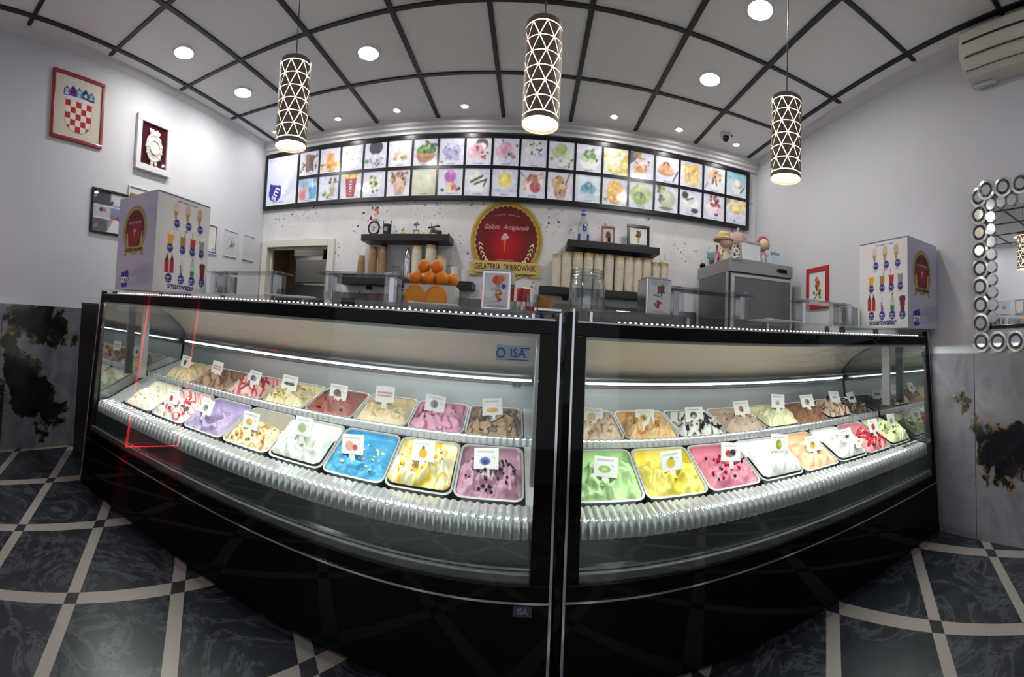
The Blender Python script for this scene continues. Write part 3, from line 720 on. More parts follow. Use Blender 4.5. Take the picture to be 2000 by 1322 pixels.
def topping(kind, seed, hh, W, Ln, n, m, box=(-.8, -.85, .8, .2)):
    q = random.Random(seed); b = MB()
    for _ in range(n):
        u, v = q.uniform(box[0], box[2]), q.uniform(box[1], box[3]); x, y, z = u * W / 2, v * Ln / 2, hh(u, v)
        rm = Matrix.Translation((x, y, z + .003)) @ Matrix.Rotation(q.uniform(0, 6.28), 4, 'Z') @ Matrix.Rotation(q.uniform(-.9, .9), 4, 'X') @ Matrix.Rotation(q.uniform(-.9, .9), 4, 'Y')
        p = MB()
        if kind == 'berry': p.ball((0, 0, 0), q.uniform(.006, .009), 8, 5)
        elif kind == 'nut':
            s = q.uniform(.005, .011); p.ball((0, 0, 0), s, 6, 4, (1.2, .8, .6))
        elif kind == 'shard': p.cbox((0, 0, 0), (q.uniform(.015, .04), q.uniform(.01, .022), .003))
        elif kind == 'slice': p.lathe([(.0001, 0), (.02, 0), (.02, .004), (.0001, .004)], n=12)
        elif kind == 'fruit': p.ball((0, 0, 0), q.uniform(.01, .016), 8, 6, (1, .8, .7))
        elif kind == 'curl':
            p.tube([(.02 * cos(k * .7), .02 * sin(k * .7) * .6, k * .002) for k in range(6)], .003, 5)
        p.xf(rm); b.add(p.v, p.f)
    return b.mesh('topping', m, kind in ('berry', 'fruit'))
def food(name, col, rough=.4): return mat('food_' + name, col, rough, spec=.4)
CARD_BLANK = mat('white_card', 'ececec', .5)
def card_pic(seed, kind):
    p = Pic(.108, .08, 26, 'efefef'); q = random.Random(seed)
    p.words(.12, .80, .7, .07, '6b7280', seed)
    if kind == 'red': p.words(.1, .55, .8, .1, 'c0283a', seed + 1, 1).words(.1, .36, .75, .1, 'c0283a', seed + 2, 1); p.rect(0, .9, 1, 1, 'efefef'); p.rect(.08, .78, .9, .9, 'efefef')
    else:
        for cx, cy, rx, ry, c in kind: p.ell(cx, cy, rx, ry, c)
        p.line(.72, .62, .86, .5, .012, '7a7f8c')
    return p
def place_pan(c, row, u0, u1, label, seed, g, tops=(), card=None, card_at=(0, .1), card_lab=None):
    w = u1 - u0; sx = (w - .003) / PW
    if row == 'front': s0, z0, s1, z1 = .207, .562, .545, .695
    else: s0, z0, s1, z1 = .583, .722, .915, .806
    th = atan2(z1 - z0, s1 - s0); loc = case_pt(c, (u0 + u1) / 2, (s0 + s1) / 2, (z0 + z1) / 2)
    t = thing('gelato_pan', label, 'pan of gelato', loc, group='gelato pans in the ' + row + ' rows', rot=(th, 0, c[2]))
    link('pan', PAN, t, scale=(sx, 1, 1))
    me, hh, W, Ln = gelato(seed, **g); link('gelato', me, t, scale=(sx, 1, 1))
    for k, tp in enumerate(tops): stuff(link('topping', topping(tp[0], seed * 7 + k, hh, W, Ln, tp[1], tp[2], *tp[3:]), t, scale=(sx, 1, 1)))
    if card:
        u, v = card_at; z = hh(u, v)
        lb = 'white price card stuck in the ' + label.split(' pan of ')[-1]; lb = lb.replace(' of the back row', '').replace(' of the front row', ''); lb = lb if len(lb.replace(',', ' ,').split()) < 15 else lb.split(',')[0]
        k = thing('price_card', card_lab or lb, 'price card', loc, group='price cards in the gelato', rot=(th, 0, c[2]))
        mw = Matrix.LocRotScale(loc, Matrix.Rotation(c[2], 3, 'Z') @ Matrix.Rotation(th, 3, 'X'), None)
        k.location = mw @ Vector((u * W / 2 * sx, v * Ln / 2, z + .004)); k.rotation_euler = (radians(-20 + R.uniform(-10, 10)), radians(R.uniform(-6, 6)), c[2] + radians(R.uniform(-14, 14)))
        o = card_pic(seed, card).obj('card_face', PRINT, k, (0, -.0022, .05)); MB().cbox((0, 0, .05), (.11, .003, .082)).build('card', CARD_BLANK, k, bevel=.001)
        MB().prism([(-.016, -.025), (.016, -.025), (.014, .018), (-.014, .018)], 'y', -.0015, .0015).build('stem', CARD_BLANK, k)
    return t
BERRY = food('dark_berry', '2a1430', .3); CHOC = food('chocolate', '2b1a15', .35); NUT = food('toasted_nut', 'b98a4c', .5); ALM = food('pale_nut', 'd8b98a', .5)
STRAW = food('strawberry', 'bf2f3e', .25); KIWI = food('green_fruit', '6c8a2a', .3); BISC = food('dark_biscuit', '1c1618', .6); CARA = food('caramel', 'c98a35', .25); YEL = food('mango', 'e9b21e', .3); COCO = food('coconut', 'f4f1e8', .6)
P8 = [.172 + .3105 * i for i in range(9)]
o8 = [(.4, .4, .2, .22, '8a5a3a'), (.5, .45, .1, .12, 'c89a60')]
FRONT_L = [
 ('steel pan of pale cream gelato in the far left corner of the front row', 1.3, dict(cols=['efe8d2', 'f4efe2', 'd8cda0'], fold=.02, streak=.2), [('nut', 14, ALM)], None),
 ('steel pan of white gelato with red strawberry bits, front row', 2.1, dict(cols=['efe0da', 'f3ebe6', 'c8494f'], fold=.026, streak=.3), [('fruit', 13, food('strawberry_bits', 'b04a54')), ('shard', 7, CHOC)], [(.4, .42, .16, .22, 'c83a48')]),
 ('steel pan of lilac purple gelato, front row', 3.7, dict(cols=['b4a4c8', 'a896c0', '8672a6'], fold=.034, back=-.035), [], [(.45, .4, .22, .24, '9a9a9a'), (.5, .45, .1, .1, '5a5a60')]),
 ('half empty steel pan of cream gelato with caramel nuts, front row', 4.9, dict(cols=['efe3c4', 'e8d6ad', 'b98a4c'], fold=.022, back=-.075, streak=.3, level=-.008, coat=False), [('nut', 34, NUT), ('fruit', 10, CARA)], [(.42, .4, .2, .2, 'd8a23a'), (.5, .45, .1, .1, 'f0c860')]),
 ('heaped steel pan of pale mint white gelato, front row', 5.2, dict(cols=['dfe9da', 'e8efe4', 'c6dac2'], fold=.04, back=.0, front=.03, freq=1.4), [], [(.45, .42, .24, .26, 'a9b58a')]),
 ('steel pan of bright blue gelato, front row', 6.6, dict(cols=['3a94c6', '4da4d2', 'd9d08a'], fold=.02, back=-.012, streak=.07), [('nut', 20, food('cream_crumb', 'd9d6a2'))], [(.35, .42, .2, .26, 'e7a9a0'), (.62, .36, .12, .16, 'c2465a')]),
 ('steel pan of white and yellow banana gelato, front row', 7.9, dict(cols=['f0ecd2', 'efe2a0', 'e6c22c'], fold=.036, back=-.01, front=.03, freq=1.7, streak=.35), [('fruit', 8, YEL), ('nut', 10, NUT)], [(.5, .38, .2, .24, 'd9a72c'), (.5, .66, .08, .1, '5a7a34')]),
 ('steel pan of pink blueberry gelato with dark berries, front row', 8.4, dict(cols=['ba8fa8', 'b0829c', '8e5f7e'], fold=.03, back=-.03), [('berry', 46, BERRY)], [(.45, .38, .22, .2, '5a6fb0'), (.45, .34, .12, .1, '35406e')]),
]
BACK_L = [
 ('steel pan of beige gelato in the far left corner of the back row', 11.2, dict(cols=['d9c49c', 'e2d0ae', 'b08a5a'], fold=.028, streak=.2), [('nut', 12, ALM)], [(.45, .4, .16, .24, '5a3a30')]),
 ('steel pan of hazelnut brown swirled gelato, back row of the left case', 12.9, dict(cols=['a5836c', 'b0907a', '6a4736'], fold=.034, streak=.35), [('curl', 8, food('milk_chocolate', '7a5440'))], 'red'),
 ('steel pan of cream gelato with cherry red ripple, back row of the left case', 13.3, dict(cols=['e4b8b4', 'ecccc4', 'b8324e'], fold=.03, streak=.45), [('fruit', 8, STRAW)], [(.4, .45, .2, .22, '4a4a50'), (.6, .4, .12, .18, '8a8a90')]),
 ('steel pan of pale yellow gelato with chopped biscuits, back row of the left case', 14.8, dict(cols=['e8dcae', 'efe6c4', 'c9a04a'], fold=.03, streak=.2), [('nut', 40, food('golden_crumb', 'c99a3e'))], [(.35, .42, .2, .12, '2c2c30'), (.64, .42, .2, .12, '2c2c30')]),
 ('steel pan of chocolate gelato with red sauce, back row of the left case', 15.5, dict(cols=['9c5a50', 'a8695c', 'a81c3a'], fold=.03, streak=.2), [('shard', 6, CHOC)], [(.45, .45, .22, .25, '5a3026'), (.6, .3, .1, .1, 'b03038')]),
 ('steel pan of vanilla gelato with almond sheets, back row of the left case', 16.1, dict(cols=['e3d3ab', 'ead9b6', 'c7a468'], fold=.026, streak=.15), [('shard', 22, ALM)], 'red'),
 ('steel pan of bright pink gelato with cherry stripes, back row of the left case', 17.7, dict(cols=['d893b6', 'e0a6c2', '9c2a5e'], fold=.03, streak=.42), [('berry', 10, food('cherry', '5c0f2c', .25))], [(.45, .45, .2, .26, '8a8a92'), (.5, .45, .1, .2, '4a4a52')]),
 ('steel pan of coffee gelato with chocolate curls, back row beside the joint', 18.2, dict(cols=['b08c66', 'bb9a76', '5a3a26'], fold=.034, streak=.4), [('curl', 20, CHOC), ('shard', 10, CHOC)], [(.5, .3, .3, .14, 'd89a34'), (.4, .34, .12, .1, 'e8b85a')]),
]
E8 = [.062]
for w in (.33, .32, .305, .293, .28, .268, .256, .245): E8.append(E8[-1] + w)
FRONT_R = [
 ('steel pan of light green apple gelato, front row beside the joint', 21.3, dict(cols=['acd090', 'bcdca2', '92be74'], fold=.034, back=-.03), [], [(.45, .38, .26, .18, '86b43e'), (.45, .38, .14, .1, 'c0dc8a')]),
 ('steel pan of strong yellow gelato, front row', 22.8, dict(cols=['e0cc4a', 'e8d874', 'ece3a0'], fold=.034, back=-.03, freq=1.8), [('fruit', 5, YEL)], [(.45, .4, .2, .26, 'd8c040'), (.5, .62, .1, .08, '6a8a3a')]),
 ('steel pan of deep pink berry gelato with berries, front row', 23.4, dict(cols=['c86e88', 'd28398', 'a84662'], fold=.026, back=-.03), [('berry', 14, BERRY), ('fruit', 10, food('raspberry', 'a8123c', .25))], [(.36, .42, .16, .2, 'c2203a'), (.6, .46, .16, .2, '2c2440'), (.46, .3, .12, .1, '6a8a3a')]),
 ('heaped steel pan of pure white gelato, front row', 24.9, dict(cols=['eeeef0', 'f2f2f3', 'e4e5e8'], fold=.036, back=-.005, front=.03, freq=1.5), [], [(.45, .4, .16, .3, '7d9a2e'), (.5, .4, .08, .14, 'd8c040')]),
 ('steel pan of peach orange gelato, front row', 25.6, dict(cols=['e9bb94', 'efc9a8', 'd89a6c'], fold=.034, back=-.02, freq=1.6), [], [(.45, .4, .2, .26, 'd8a838'), (.5, .5, .1, .1, '8a6a2a')]),
 ('heaped steel pan of snow white coconut gelato with flakes, front row', 26.2, dict(cols=['eeeeea', 'f2f2ee', 'e4e6de'], fold=.034, back=-.01, front=.03), [('shard', 20, COCO), ('slice', 8, food('lime_slice', 'ccd59a'))], [(.4, .4, .24, .2, 'c9c9c4'), (.5, .42, .12, .1, '6a5a4a')]),
 ('steel pan of strawberry gelato topped with cut strawberries, front row', 27.7, dict(cols=['d98a94', 'e09aa2', 'b8303e'], fold=.024, back=-.03), [('fruit', 60, STRAW)], [(.45, .42, .2, .26, 'c2303e')]),
 ('steel pan of pale green pistachio gelato in the far right corner', 28.1, dict(cols=['d3d8a6', 'dde0b8', 'b4bc80'], fold=.032, back=-.01, front=.03), [('slice', 6, KIWI), ('nut', 14, KIWI)], [(.45, .42, .2, .24, '9aa85a')]),
]
BACK_R = [
 ('steel pan of beige hazelnut gelato in the back row, first right of the joint', 31.9, dict(cols=['d4b89a', 'decab0', 'a8835e'], fold=.03, streak=.3), [('nut', 30, food('hazelnut', 'a97c54'))], [(.45, .42, .22, .26, 'd8b070')]),
 ('steel pan of orange caramel gelato, back row of the right case', 32.4, dict(cols=['e2bb84', 'ebcb9c', 'd0873a'], fold=.032, streak=.3), [('fruit', 8, CARA)], [(.42, .45, .2, .24, 'c8a04a'), (.42, .45, .1, .1, '5a4a20')]),
 ('steel pan of white gelato with black biscuit pieces, back row of the right case', 33.5, dict(cols=['e8e6e4', 'efeeec', '241f22'], fold=.03, streak=.42), [('shard', 26, BISC), ('nut', 20, BISC)], [(.45, .45, .2, .24, '3a3a40'), (.45, .36, .1, .1, 'd8c8a0')]),
 ('steel pan of taupe nut gelato, back row of the right case', 34.6, dict(cols=['c3ab97', 'cdb7a5', 'a68a74'], fold=.022, back=-.02), [('nut', 14, food('light_nut', '9a7450'))], [(.45, .42, .16, .22, 'a8623a'), (.5, .3, .1, .1, '5a3a2a')]),
 ('steel pan of pale lemon yellow gelato, back row of the right case', 35.8, dict(cols=['e6e2b4', 'ece9c6', 'd4cc8a'], fold=.032, front=.025), [], [(.45, .45, .2, .1, 'b8b8a8'), (.45, .3, .16, .08, '8a8a80')]),
 ('steel pan of milk chocolate brown gelato, back row of the right case', 36.3, dict(cols=['8e6248', '9a6e54', '6a4430'], fold=.032, front=.02), [], [(.45, .42, .2, .26, '9a9290'), (.5, .42, .1, .16, '5a4038')]),
 ('steel pan of cream gelato with chocolate ribbons, back row of the right case', 37.7, dict(cols=['d3b39c', 'dec4b0', '4a2e22'], fold=.034, front=.03, streak=.5), [('shard', 10, CHOC)], [(.45, .45, .22, .1, '9a9aa0')]),
 ('steel pan of very dark chocolate gelato in the far right corner of the back row', 38.8, dict(cols=['3a2820', '45322a', '8a7468'], fold=.026, back=-.03, streak=.15), [('curl', 10, food('white_curl', 'c9bdb0'))], [(.35, .45, .18, .16, '2a2a2e'), (.64, .45, .18, .16, '2a2a2e')]),
]
for c, row, ed, lst in ((caseL, 'front', P8, FRONT_L), (caseL, 'back', P8, BACK_L), (caseR, 'front', E8, FRONT_R), (caseR, 'back', E8, BACK_R)):
    for k, (lab, sd, g, tops, card) in enumerate(lst):
        place_pan(c, row, ed[k], ed[k + 1], lab, sd, g, tops, card, (R.uniform(-.2, .2), (-.5 if row == 'front' else -.38) + R.uniform(-.12, .12)))
t = thing('serving_spatula', 'flat steel serving spatula lying on the right end of the front ledge', 'spatula', case_pt(caseR, 2.26, .165, .5615), caseR[2])
MB().prism([(-.10, -.012), (-.02, -.018), (-.02, .018), (-.10, .012)], 'z', 0, .002).build('blade', STEEL, t)
MB().box(-.02, -.007, 0, .09, .007, .008).build('handle', mat('pale_green_handle', 'b9cdbf', .4), t, bevel=.002)
# ================================================================== MENU BOARD ON THE BACK WALL
FRAMEBLK = mat('black_board_frame', '111114', .3)
MX0, MX1, MZ0, MZ1, MY = -3.34, 2.46, 2.425, 3.06, YB - .045
board = thing('menu_board', 'long black framed menu board with two rows of ice cream photographs under the cornice', 'menu board', ((MX0 + MX1) / 2, YB, MZ0))
def bb(n, x0, z0, x1, z1, y0=-.055, y1=0): MB().box(x0 - (MX0 + MX1) / 2, y0, z0 - MZ0, x1 - (MX0 + MX1) / 2, y1, z1 - MZ0).build(n, FRAMEBLK, board)
bb('frame_bar', MX0, MZ0, MX1, MZ0 + .04); bb('frame_bar', MX0, MZ1 - .04, MX1, MZ1)
bb('frame_bar', MX0, MZ0 + .04, MX0 + .035, MZ1 - .04); bb('frame_bar', MX1 - .035, MZ0 + .04, MX1, MZ1 - .04)
ZM = (MZ0 + MZ1) / 2; NC = 18; CX0 = -2.815; CW = (MX1 - .035 - CX0) / NC
bb('frame_bar', CX0 - .022, MZ0 + .04, CX0, MZ1 - .04)
bb('frame_bar', CX0, ZM - .016, MX1 - .035, ZM + .016)
for k in range(1, NC): bb('divider', CX0 + k * CW - .012, MZ0 + .04, CX0 + k * CW + .012, ZM - .016); bb('divider', CX0 + k * CW - .012, ZM + .016, CX0 + k * CW + .012, MZ1 - .04)
bb('backing', MX0 + .02, MZ0 + .02, MX1 - .02, MZ1 - .02, -.02, 0)
LAV = 'd5d9ea'
def scoops(p, cols, cx=.5, cy=.45, r=.17):
    pos = [(-.8, .1), (.8, .05), (0, .75), (-.2, -.5), (.5, -.45)]
    for k, c in enumerate(cols): p.ell(cx + pos[k][0] * r, cy + pos[k][1] * r, r, r, c); p.ell(cx + pos[k][0] * r - r * .25, cy + pos[k][1] * r + r * .3, r * .45, r * .35, [min(1, x * 1.25 + .02) for x in srgb(c)], a=.6, soft=.6)
def bowl(p, c, cx=.5, cy=.26, w=.3, h=.18):
    p.poly([(cx - w, cy + h / 2), (cx + w, cy + h / 2), (cx + w * .5, cy - h), (cx - w * .5, cy - h)], c)
def cup(p, c, x0, x1, y0, y1, ins=.03): p.poly([(x0, y1), (x1, y1), (x1 - ins, y0), (x0 + ins, y0)], c)
def spk(p, n, s, cols, r0=.015, r1=.04, box=(.2, .2, .8, .8)): p.specks(n, s, cols, r0, r1, box)
def M1(p): p.poly([(.1, .3), (.9, .75), (.95, .9), (.15, .45)], '7a5a50'); cup(p, '8a6250', .3, .55, .15, .9); cup(p, '6a4438', .5, .75, .2, .85); spk(p, 14, 1, ['4a2e28', '8f6a58'], .03, .06, (.05, .2, .9, .6))
def M2(p): cup(p, 'f0a018', .3, .7, .25, .8, .02); spk(p, 22, 2, ['f6b030', 'ee8a10', 'f8c860'], .05, .09, (.05, .12, .95, .4)); p.ell(.1, .35, .08, .04, '4a6a20')
def M3(p): scoops(p, ['eff0e8', 'f4f4ee', 'e6eadc']); bowl(p, 'e2e6ea'); spk(p, 6, 3, ['c8a860', '8aa050'], .02, .04)
def M4(p): p.ell(.5, .82, .3, .28, '2c2d38'); spk(p, 18, 4, ['44464f', '1c1d26'], .02, .03, (.3, .65, .7, .98)); scoops(p, ['c9c6d2', 'b9b4c4', 'd8d5de'], .5, .3, .16); spk(p, 12, 5, ['3a3a46'], .02, .05, (.15, .1, .85, .4)); p.ell(.12, .3, .1, .08, '5a8a3a')
def M5(p): p.rect(.28, .3, .55, .55, 'd8a868'); scoops(p, ['e8dcc0', 'e0c890'], .62, .36, .13); spk(p, 10, 6, ['6a7a3a', 'b05a2a'], .02, .05, (.1, .2, .9, .4)); p.rect(.15, .18, .85, .24, 'eeeef2')
def M6(p): p.ell(.5, .55, .38, .24, '6a9440'); spk(p, 22, 7, ['4a7a2c', '8ab45a', '2e5a22', 'c2d8a0'], .05, .1, (.3, .45, .95, .9)); bowl(p, 'b07038', .5, .32, .42, .2); p.ell(.5, .41, .42, .05, 'c8884a')
def M7(p): scoops(p, ['a9a6d0', 'b6b2da', 'c4c2e2', '9a96c6', 'aeaad4'], .5, .5, .2); spk(p, 18, 8, ['6a64a8', '3a3668'], .02, .04); p.ell(.1, .12, .08, .05, '7a7a5a')
def M8(p): p.ell(.62, .78, .24, .22, '5a4038'); p.ell(.62, .7, .16, .12, 'f0e6e0'); scoops(p, ['e4b6c4', 'eec6d0', 'd898ac'], .45, .42, .22); p.poly([(.35, .7), (.52, .72), (.44, .5)], '9a2038'); spk(p, 6, 9, ['6a1830', '8a5a44'], .03, .06, (.6, .12, .9, .5))
def M9(p): scoops(p, ['e2a6c6', 'e8b4d0', 'd88ab4'], .48, .5, .22); bowl(p, 'c9c6e6', .5, .22, .34, .16); spk(p, 8, 10, ['c03048', '7a9a3a', '3a2440'], .04, .07, (.5, .3, .9, .5)); p.ell(.35, .92, .04, .04, '2a2030'); p.ell(.9, .75, .05, .05, '2a2030')
def M10(p): scoops(p, ['e6e2e0', 'efecea', 'dcd8d6'], .45, .6, .16); spk(p, 22, 11, ['2c2024', '4a3a38', 'f0ecea'], .02, .05, (.25, .45, .8, .9)); cup(p, 'dfe3ee', .36, .58, .1, .42, .06); p.line(.47, .1, .47, .3, .02, 'c9cedd')
def M11(p): scoops(p, ['b9cc78', 'c8d890', 'a8bc64'], .5, .6, .2); spk(p, 10, 12, ['8aa83c', '5a7a2a', 'c8dc90'], .04, .07, (.05, .1, .95, .4)); p.ell(.5, .2, .3, .05, 'd9e0c4')
def M12(p): bowl(p, 'eef1f6', .5, .32, .4, .2); scoops(p, ['b8d09c', 'c6dcae', 'a4c084'], .5, .52, .17); spk(p, 14, 13, ['3f7a34', '5a9a44'], .03, .07, (.25, .5, .8, .85)); p.ell(.8, .45, .04, .07, '3a2a20')
def M13(p): p.rect(0, 0, 1, 1, 'e6e8da', .5); spk(p, 26, 14, ['f0d82a', 'e8c820', 'f6e878', 'c8cc4a'], .06, .12, (.0, .1, 1, .95)); p.ell(.92, .65, .14, .16, 'eec41c'); scoops(p, ['f0eeda', 'eeeacc'], .45, .5, .14)
def M14(p): p.poly([(0, 1), (.5, 1), (.15, .6), (0, .5)], '5a5450'); spk(p, 8, 15, ['c8944a', '8a6030'], .06, .1, (.05, .8, .4, 1)); scoops(p, ['e4c8a4', 'd8a868', 'ecd8bc', 'c88840'], .45, .4, .16); spk(p, 12, 16, ['7a4420', 'd08a3a'], .03, .05)
def M15(p): p.ell(.45, .42, .36, .14, 'b88c78'); scoops(p, ['d89a54', 'e2ac6c', 'cc8a44'], .45, .52, .17); spk(p, 5, 17, ['3a241c'], .03, .05, (.35, .7, .6, .8)); p.line(.75, .1, .95, .5, .03, '4a4440')
def M16(p): cup(p, 'e8c468', .12, .5, .15, .9, .1); cup(p, 'f0cc60', .35, .9, .1, .75, .12); p.ell(.62, .8, .2, .14, 'eeb838'); spk(p, 10, 18, ['d8a040', 'f6dc90'], .04, .08)
def M17(p): cup(p, 'e8e4e0', .32, .75, .1, .5, .07); scoops(p, ['d8b890', 'e4c8a4', 'c8a070'], .52, .6, .19); p.line(.4, .35, .6, .85, .04, '3a241a'); p.line(.6, .3, .5, .8, .035, '4a2e20'); spk(p, 8, 19, ['5a3a28', 'c8a468'], .03, .06, (.3, .5, .8, .9)); p.line(.05, .1, .18, .35, .02, '6a6a70')
def M18(p): p.grad('cfdce6', '5fa4bc'); cup(p, 'd8dee2', .35, .75, .12, .4, .05); scoops(p, ['d8c8b4', 'b89a80', 'e4dace'], .55, .48, .13); p.line(.7, .2, .9, .45, .03, '3a3238')
def L1(p): p.grad('b9cfe2', '7fb2d4'); cup(p, 'd4605a', .06, .42, .1, .55); cup(p, '2f9ad0', .55, .95, .12, .62); p.line(.3, .55, .26, .8, .02, 'c04048'); p.line(.75, .6, .7, .95, .02, 'f0f4f8'); p.ell(.22, .5, .16, .05, 'e88a80')
def L2(p): cup(p, 'b89878', .55, .8, .15, .7, .03); cup(p, 'd9c8b0', .55, .8, .5, .74, .01); spk(p, 7, 20, ['3a2c22', '8a7a62'], .04, .07, (.52, .7, .85, .92)); spk(p, 10, 21, ['5a8a30', '7aa850'], .04, .08, (.2, .1, .55, .3))
def L3(p): cup(p, 'a81e3c', .22, .78, .06, .85, .1); p.ell(.5, .88, .36, .1, 'eab030'); spk(p, 12, 22, ['f2c860', 'd89a20'], .04, .07, (.2, .82, .85, .98))
def L4(p): scoops(p, ['d9dfc6', 'e6ead6', 'ccd4b4'], .45, .5, .2); spk(p, 12, 23, ['6a8a3a', '4a5a38', 'f0f0e4'], .04, .08); p.ell(.4, .45, .06, .06, 'e8d05a')
def L5(p): scoops(p, ['c89a7c', 'd8b094', 'b8846a', 'dcb898'], .5, .6, .2); spk(p, 22, 24, ['4a2c22', '7a4a3a', 'e4c4a8'], .03, .06, (.2, .4, .85, .95)); cup(p, 'e0ae94', .3, .8, .08, .4, .08)
def L6(p): p.grad('c9cba8', 'dfe0cc'); p.ell(.5, .45, .34, .2, 'dcdcc0'); p.ell(.62, .7, .2, .14, 'e4e2cc')  # empty cream panel; the reflection on it is painted as paler ovals
def L7(p): cup(p, 'd8c08a', .32, .68, .15, .55, .06); p.ell(.5, .68, .24, .2, 'c04ac0'); p.ell(.5, .86, .12, .1, 'd46ad4'); spk(p, 8, 25, ['6aa030', 'd04838', '3a2a4a'], .04, .07, (.6, .15, .9, .35)); p.ell(.2, .2, .08, .06, '2c2440')
def L8(p): bowl(p, 'eceef2', .5, .36, .38, .22); scoops(p, ['e6e2d8', 'eeeae2', 'dcd8cc'], .5, .55, .18); p.line(.25, .5, .7, .72, .04, '2a1c18'); p.line(.4, .42, .85, .6, .035, '2a1c18'); p.line(.85, .6, .75, .35, .03, '2a1c18')
def L9(p): p.ell(.5, .6, .26, .28, 'ecd42c'); p.ell(.44, .7, .12, .12, 'f4e464', soft=.6); p.ell(.5, .22, .4, .08, 'b9bde0'); cup(p, 'ccd0ea', .32, .68, .05, .3, .05)
def L10(p): scoops(p, ['e4a8a0', 'eed4cc', 'd85a58', 'f0dcd4', 'cc4448'], .5, .5, .21); spk(p, 16, 26, ['b82436', 'f2e6e0', '8a9a4a', 'd8a85a'], .04, .08, (.2, .3, .85, .85)); p.ell(.5, .14, .2, .05, 'd9dae4'); p.line(.02, .9, .2, .75, .02, '6a6a70')
def L11(p): cup(p, 'c88a50', .25, .75, .12, .45, .05); p.ell(.5, .5, .3, .12, 'd8b070'); scoops(p, ['d4a868', 'e4c48c', 'b88438'], .45, .6, .16); p.line(.7, .55, .85, .98, .03, '8a5a30'); spk(p, 8, 27, ['3a2a1c', 'e8d0a0'], .03, .05)
def L12(p): p.grad('c9d6ea', 'dfe6f2'); cup(p, 'bcd2e6', .28, .78, .12, .35, .06); scoops(p, ['4aa6cc', '66b8d8', '3a94be'], .52, .48, .16); p.ell(.55, .62, .06, .05, 'e8c84a')
def L13(p): p.ell(.5, .5, .34, .42, 'f0b418'); p.ell(.4, .62, .2, .2, 'f8cc40'); spk(p, 12, 28, ['e89a10', 'f8d060'], .04, .08, (.3, .1, .8, .5)); p.poly([(0, .2), (.25, .28), (.2, .14)], '8aa850')
def L14(p): scoops(p, ['a4c070', 'b4cc84', 'c4d89c', '94b25e'], .5, .5, .26); p.poly([(.45, .6), (.55, .6), (.5, .2)], '5a7a34')
def L15(p): p.ell(.52, .5, .36, .36, 'b4bca0'); p.ell(.46, .6, .2, .2, 'ccd2ba', soft=.5); spk(p, 12, 29, ['8a9a5a', 'e0d060', '5a6a3a'], .05, .09, (.1, .4, .4, .95)); p.ell(.5, .14, .3, .06, '7c7468')
def L16(p): scoops(p, ['e8e6e6', 'f0eeee', 'dcdada'], .5, .5, .2); p.ell(.25, .78, .14, .14, '2c2628'); p.ell(.68, .22, .16, .1, '241e20'); p.line(.3, .6, .6, .7, .03, '3a3234')
def L17(p): scoops(p, ['f0dce2', 'e8c0cc', 'f2e8ea'], .5, .45, .22); spk(p, 14, 30, ['9a1a34', 'b83048', '5a1024'], .05, .09, (.35, .45, .75, .95)); p.ell(.62, .22, .1, .05, '2a1420')
def L18(p): p.grad('c6d0ea', 'dfe3f0'); p.ell(.55, .6, .34, .2, 'eec84a'); p.ell(.5, .68, .26, .14, 'f6e090'); spk(p, 8, 31, ['e8b428', 'f2d468'], .08, .14, (0, .75, .95, 1)); p.ell(.45, .12, .04, .05, '3a3a48')
TOPS = [M1, M2, M3, M4, M5, M6, M7, M8, M9, M10, M11, M12, M13, M14, M15, M16, M17, M18]
LOWS = [L1, L2, L3, L4, L5, L6, L7, L8, L9, L10, L11, L12, L13, L14, L15, L16, L17, L18]
TOPN = ['brown chocolate sticks', 'orange mango cubes', 'white scoops in a pale bowl', 'dark biscuit over grey scoops', 'beige cake and cream scoops', 'green leaves in a wooden bowl', 'lilac scoops', 'pink scoops before a coconut', 'pink scoops with berries', 'white scoops with black flakes in a glass', 'pale green scoops with lime', 'green salad-like scoops in a white bowl', 'yellow lemon pieces', 'caramel nut scoops with dark corner', 'orange scoops on a brown plate', 'yellow mango wedges', 'nut scoops with chocolate stripes', 'a small cup on a blue background']
LOWN = ['a red and a blue drink', 'a layered coffee glass', 'a red paper cup with yellow top', 'white scoops with green bits', 'brown swirled scoops in a cone cup', 'an empty cream field with a painted pale reflection', 'a purple scoop on a cup', 'white scoops with dark sauce', 'a round yellow scoop', 'red and white scoops', 'caramel scoops with a stick', 'blue scoops', 'yellow mango scoops', 'light green scoops', 'a pale pistachio ball', 'white scoops with black truffles', 'white scoops with cherries', 'a yellow citrus dessert']
for k in range(NC):
    for row, fs, z0, z1 in ((0, LOWS, MZ0 + .04, ZM - .012), (1, TOPS, ZM + .012, MZ1 - .04)):
        p = Pic(CW - .016, z1 - z0, 46, LAV); p.grad('d9dcec', 'ccd2e6', 60); fs[k](p); p.mute(seed=k + 50 * row); p.words(.36, .055, .3, .03, '5a5f70', k + 40 * row)
        o = p.obj('menu_picture', PRINT_LIT, board, (CX0 + (k + .5) * CW - (MX0 + MX1) / 2, -.048, (z0 + z1) / 2 - MZ0))
        o['label'] = 'menu photograph of ' + (TOPN if row else LOWN)[k]
        if fs[k] is L3: text('lettering', 'COSTA', .05, mat('print_white', 'f2f2f2', .4), board, (CX0 + (k + .5) * CW - (MX0 + MX1) / 2, -.0485, (z0 + z1) / 2 - MZ0 - .02), (pi / 2, pi / -2, 0), .0004, bold=.001)
lw = CX0 - .022 - MX0 - .035; lh = MZ1 - MZ0 - .08
p = Pic(lw, lh, 60, 'd6dbec'); p.grad('cfd6ea', 'e2e6f2', 30); p.poly([(.45, .2), (.85, 1), (.98, 1), (.6, .2)], 'e9ecf5', .8); p.poly([(.55, .1), (.98, .7), (.98, .3)], 'c3cde0', .6)
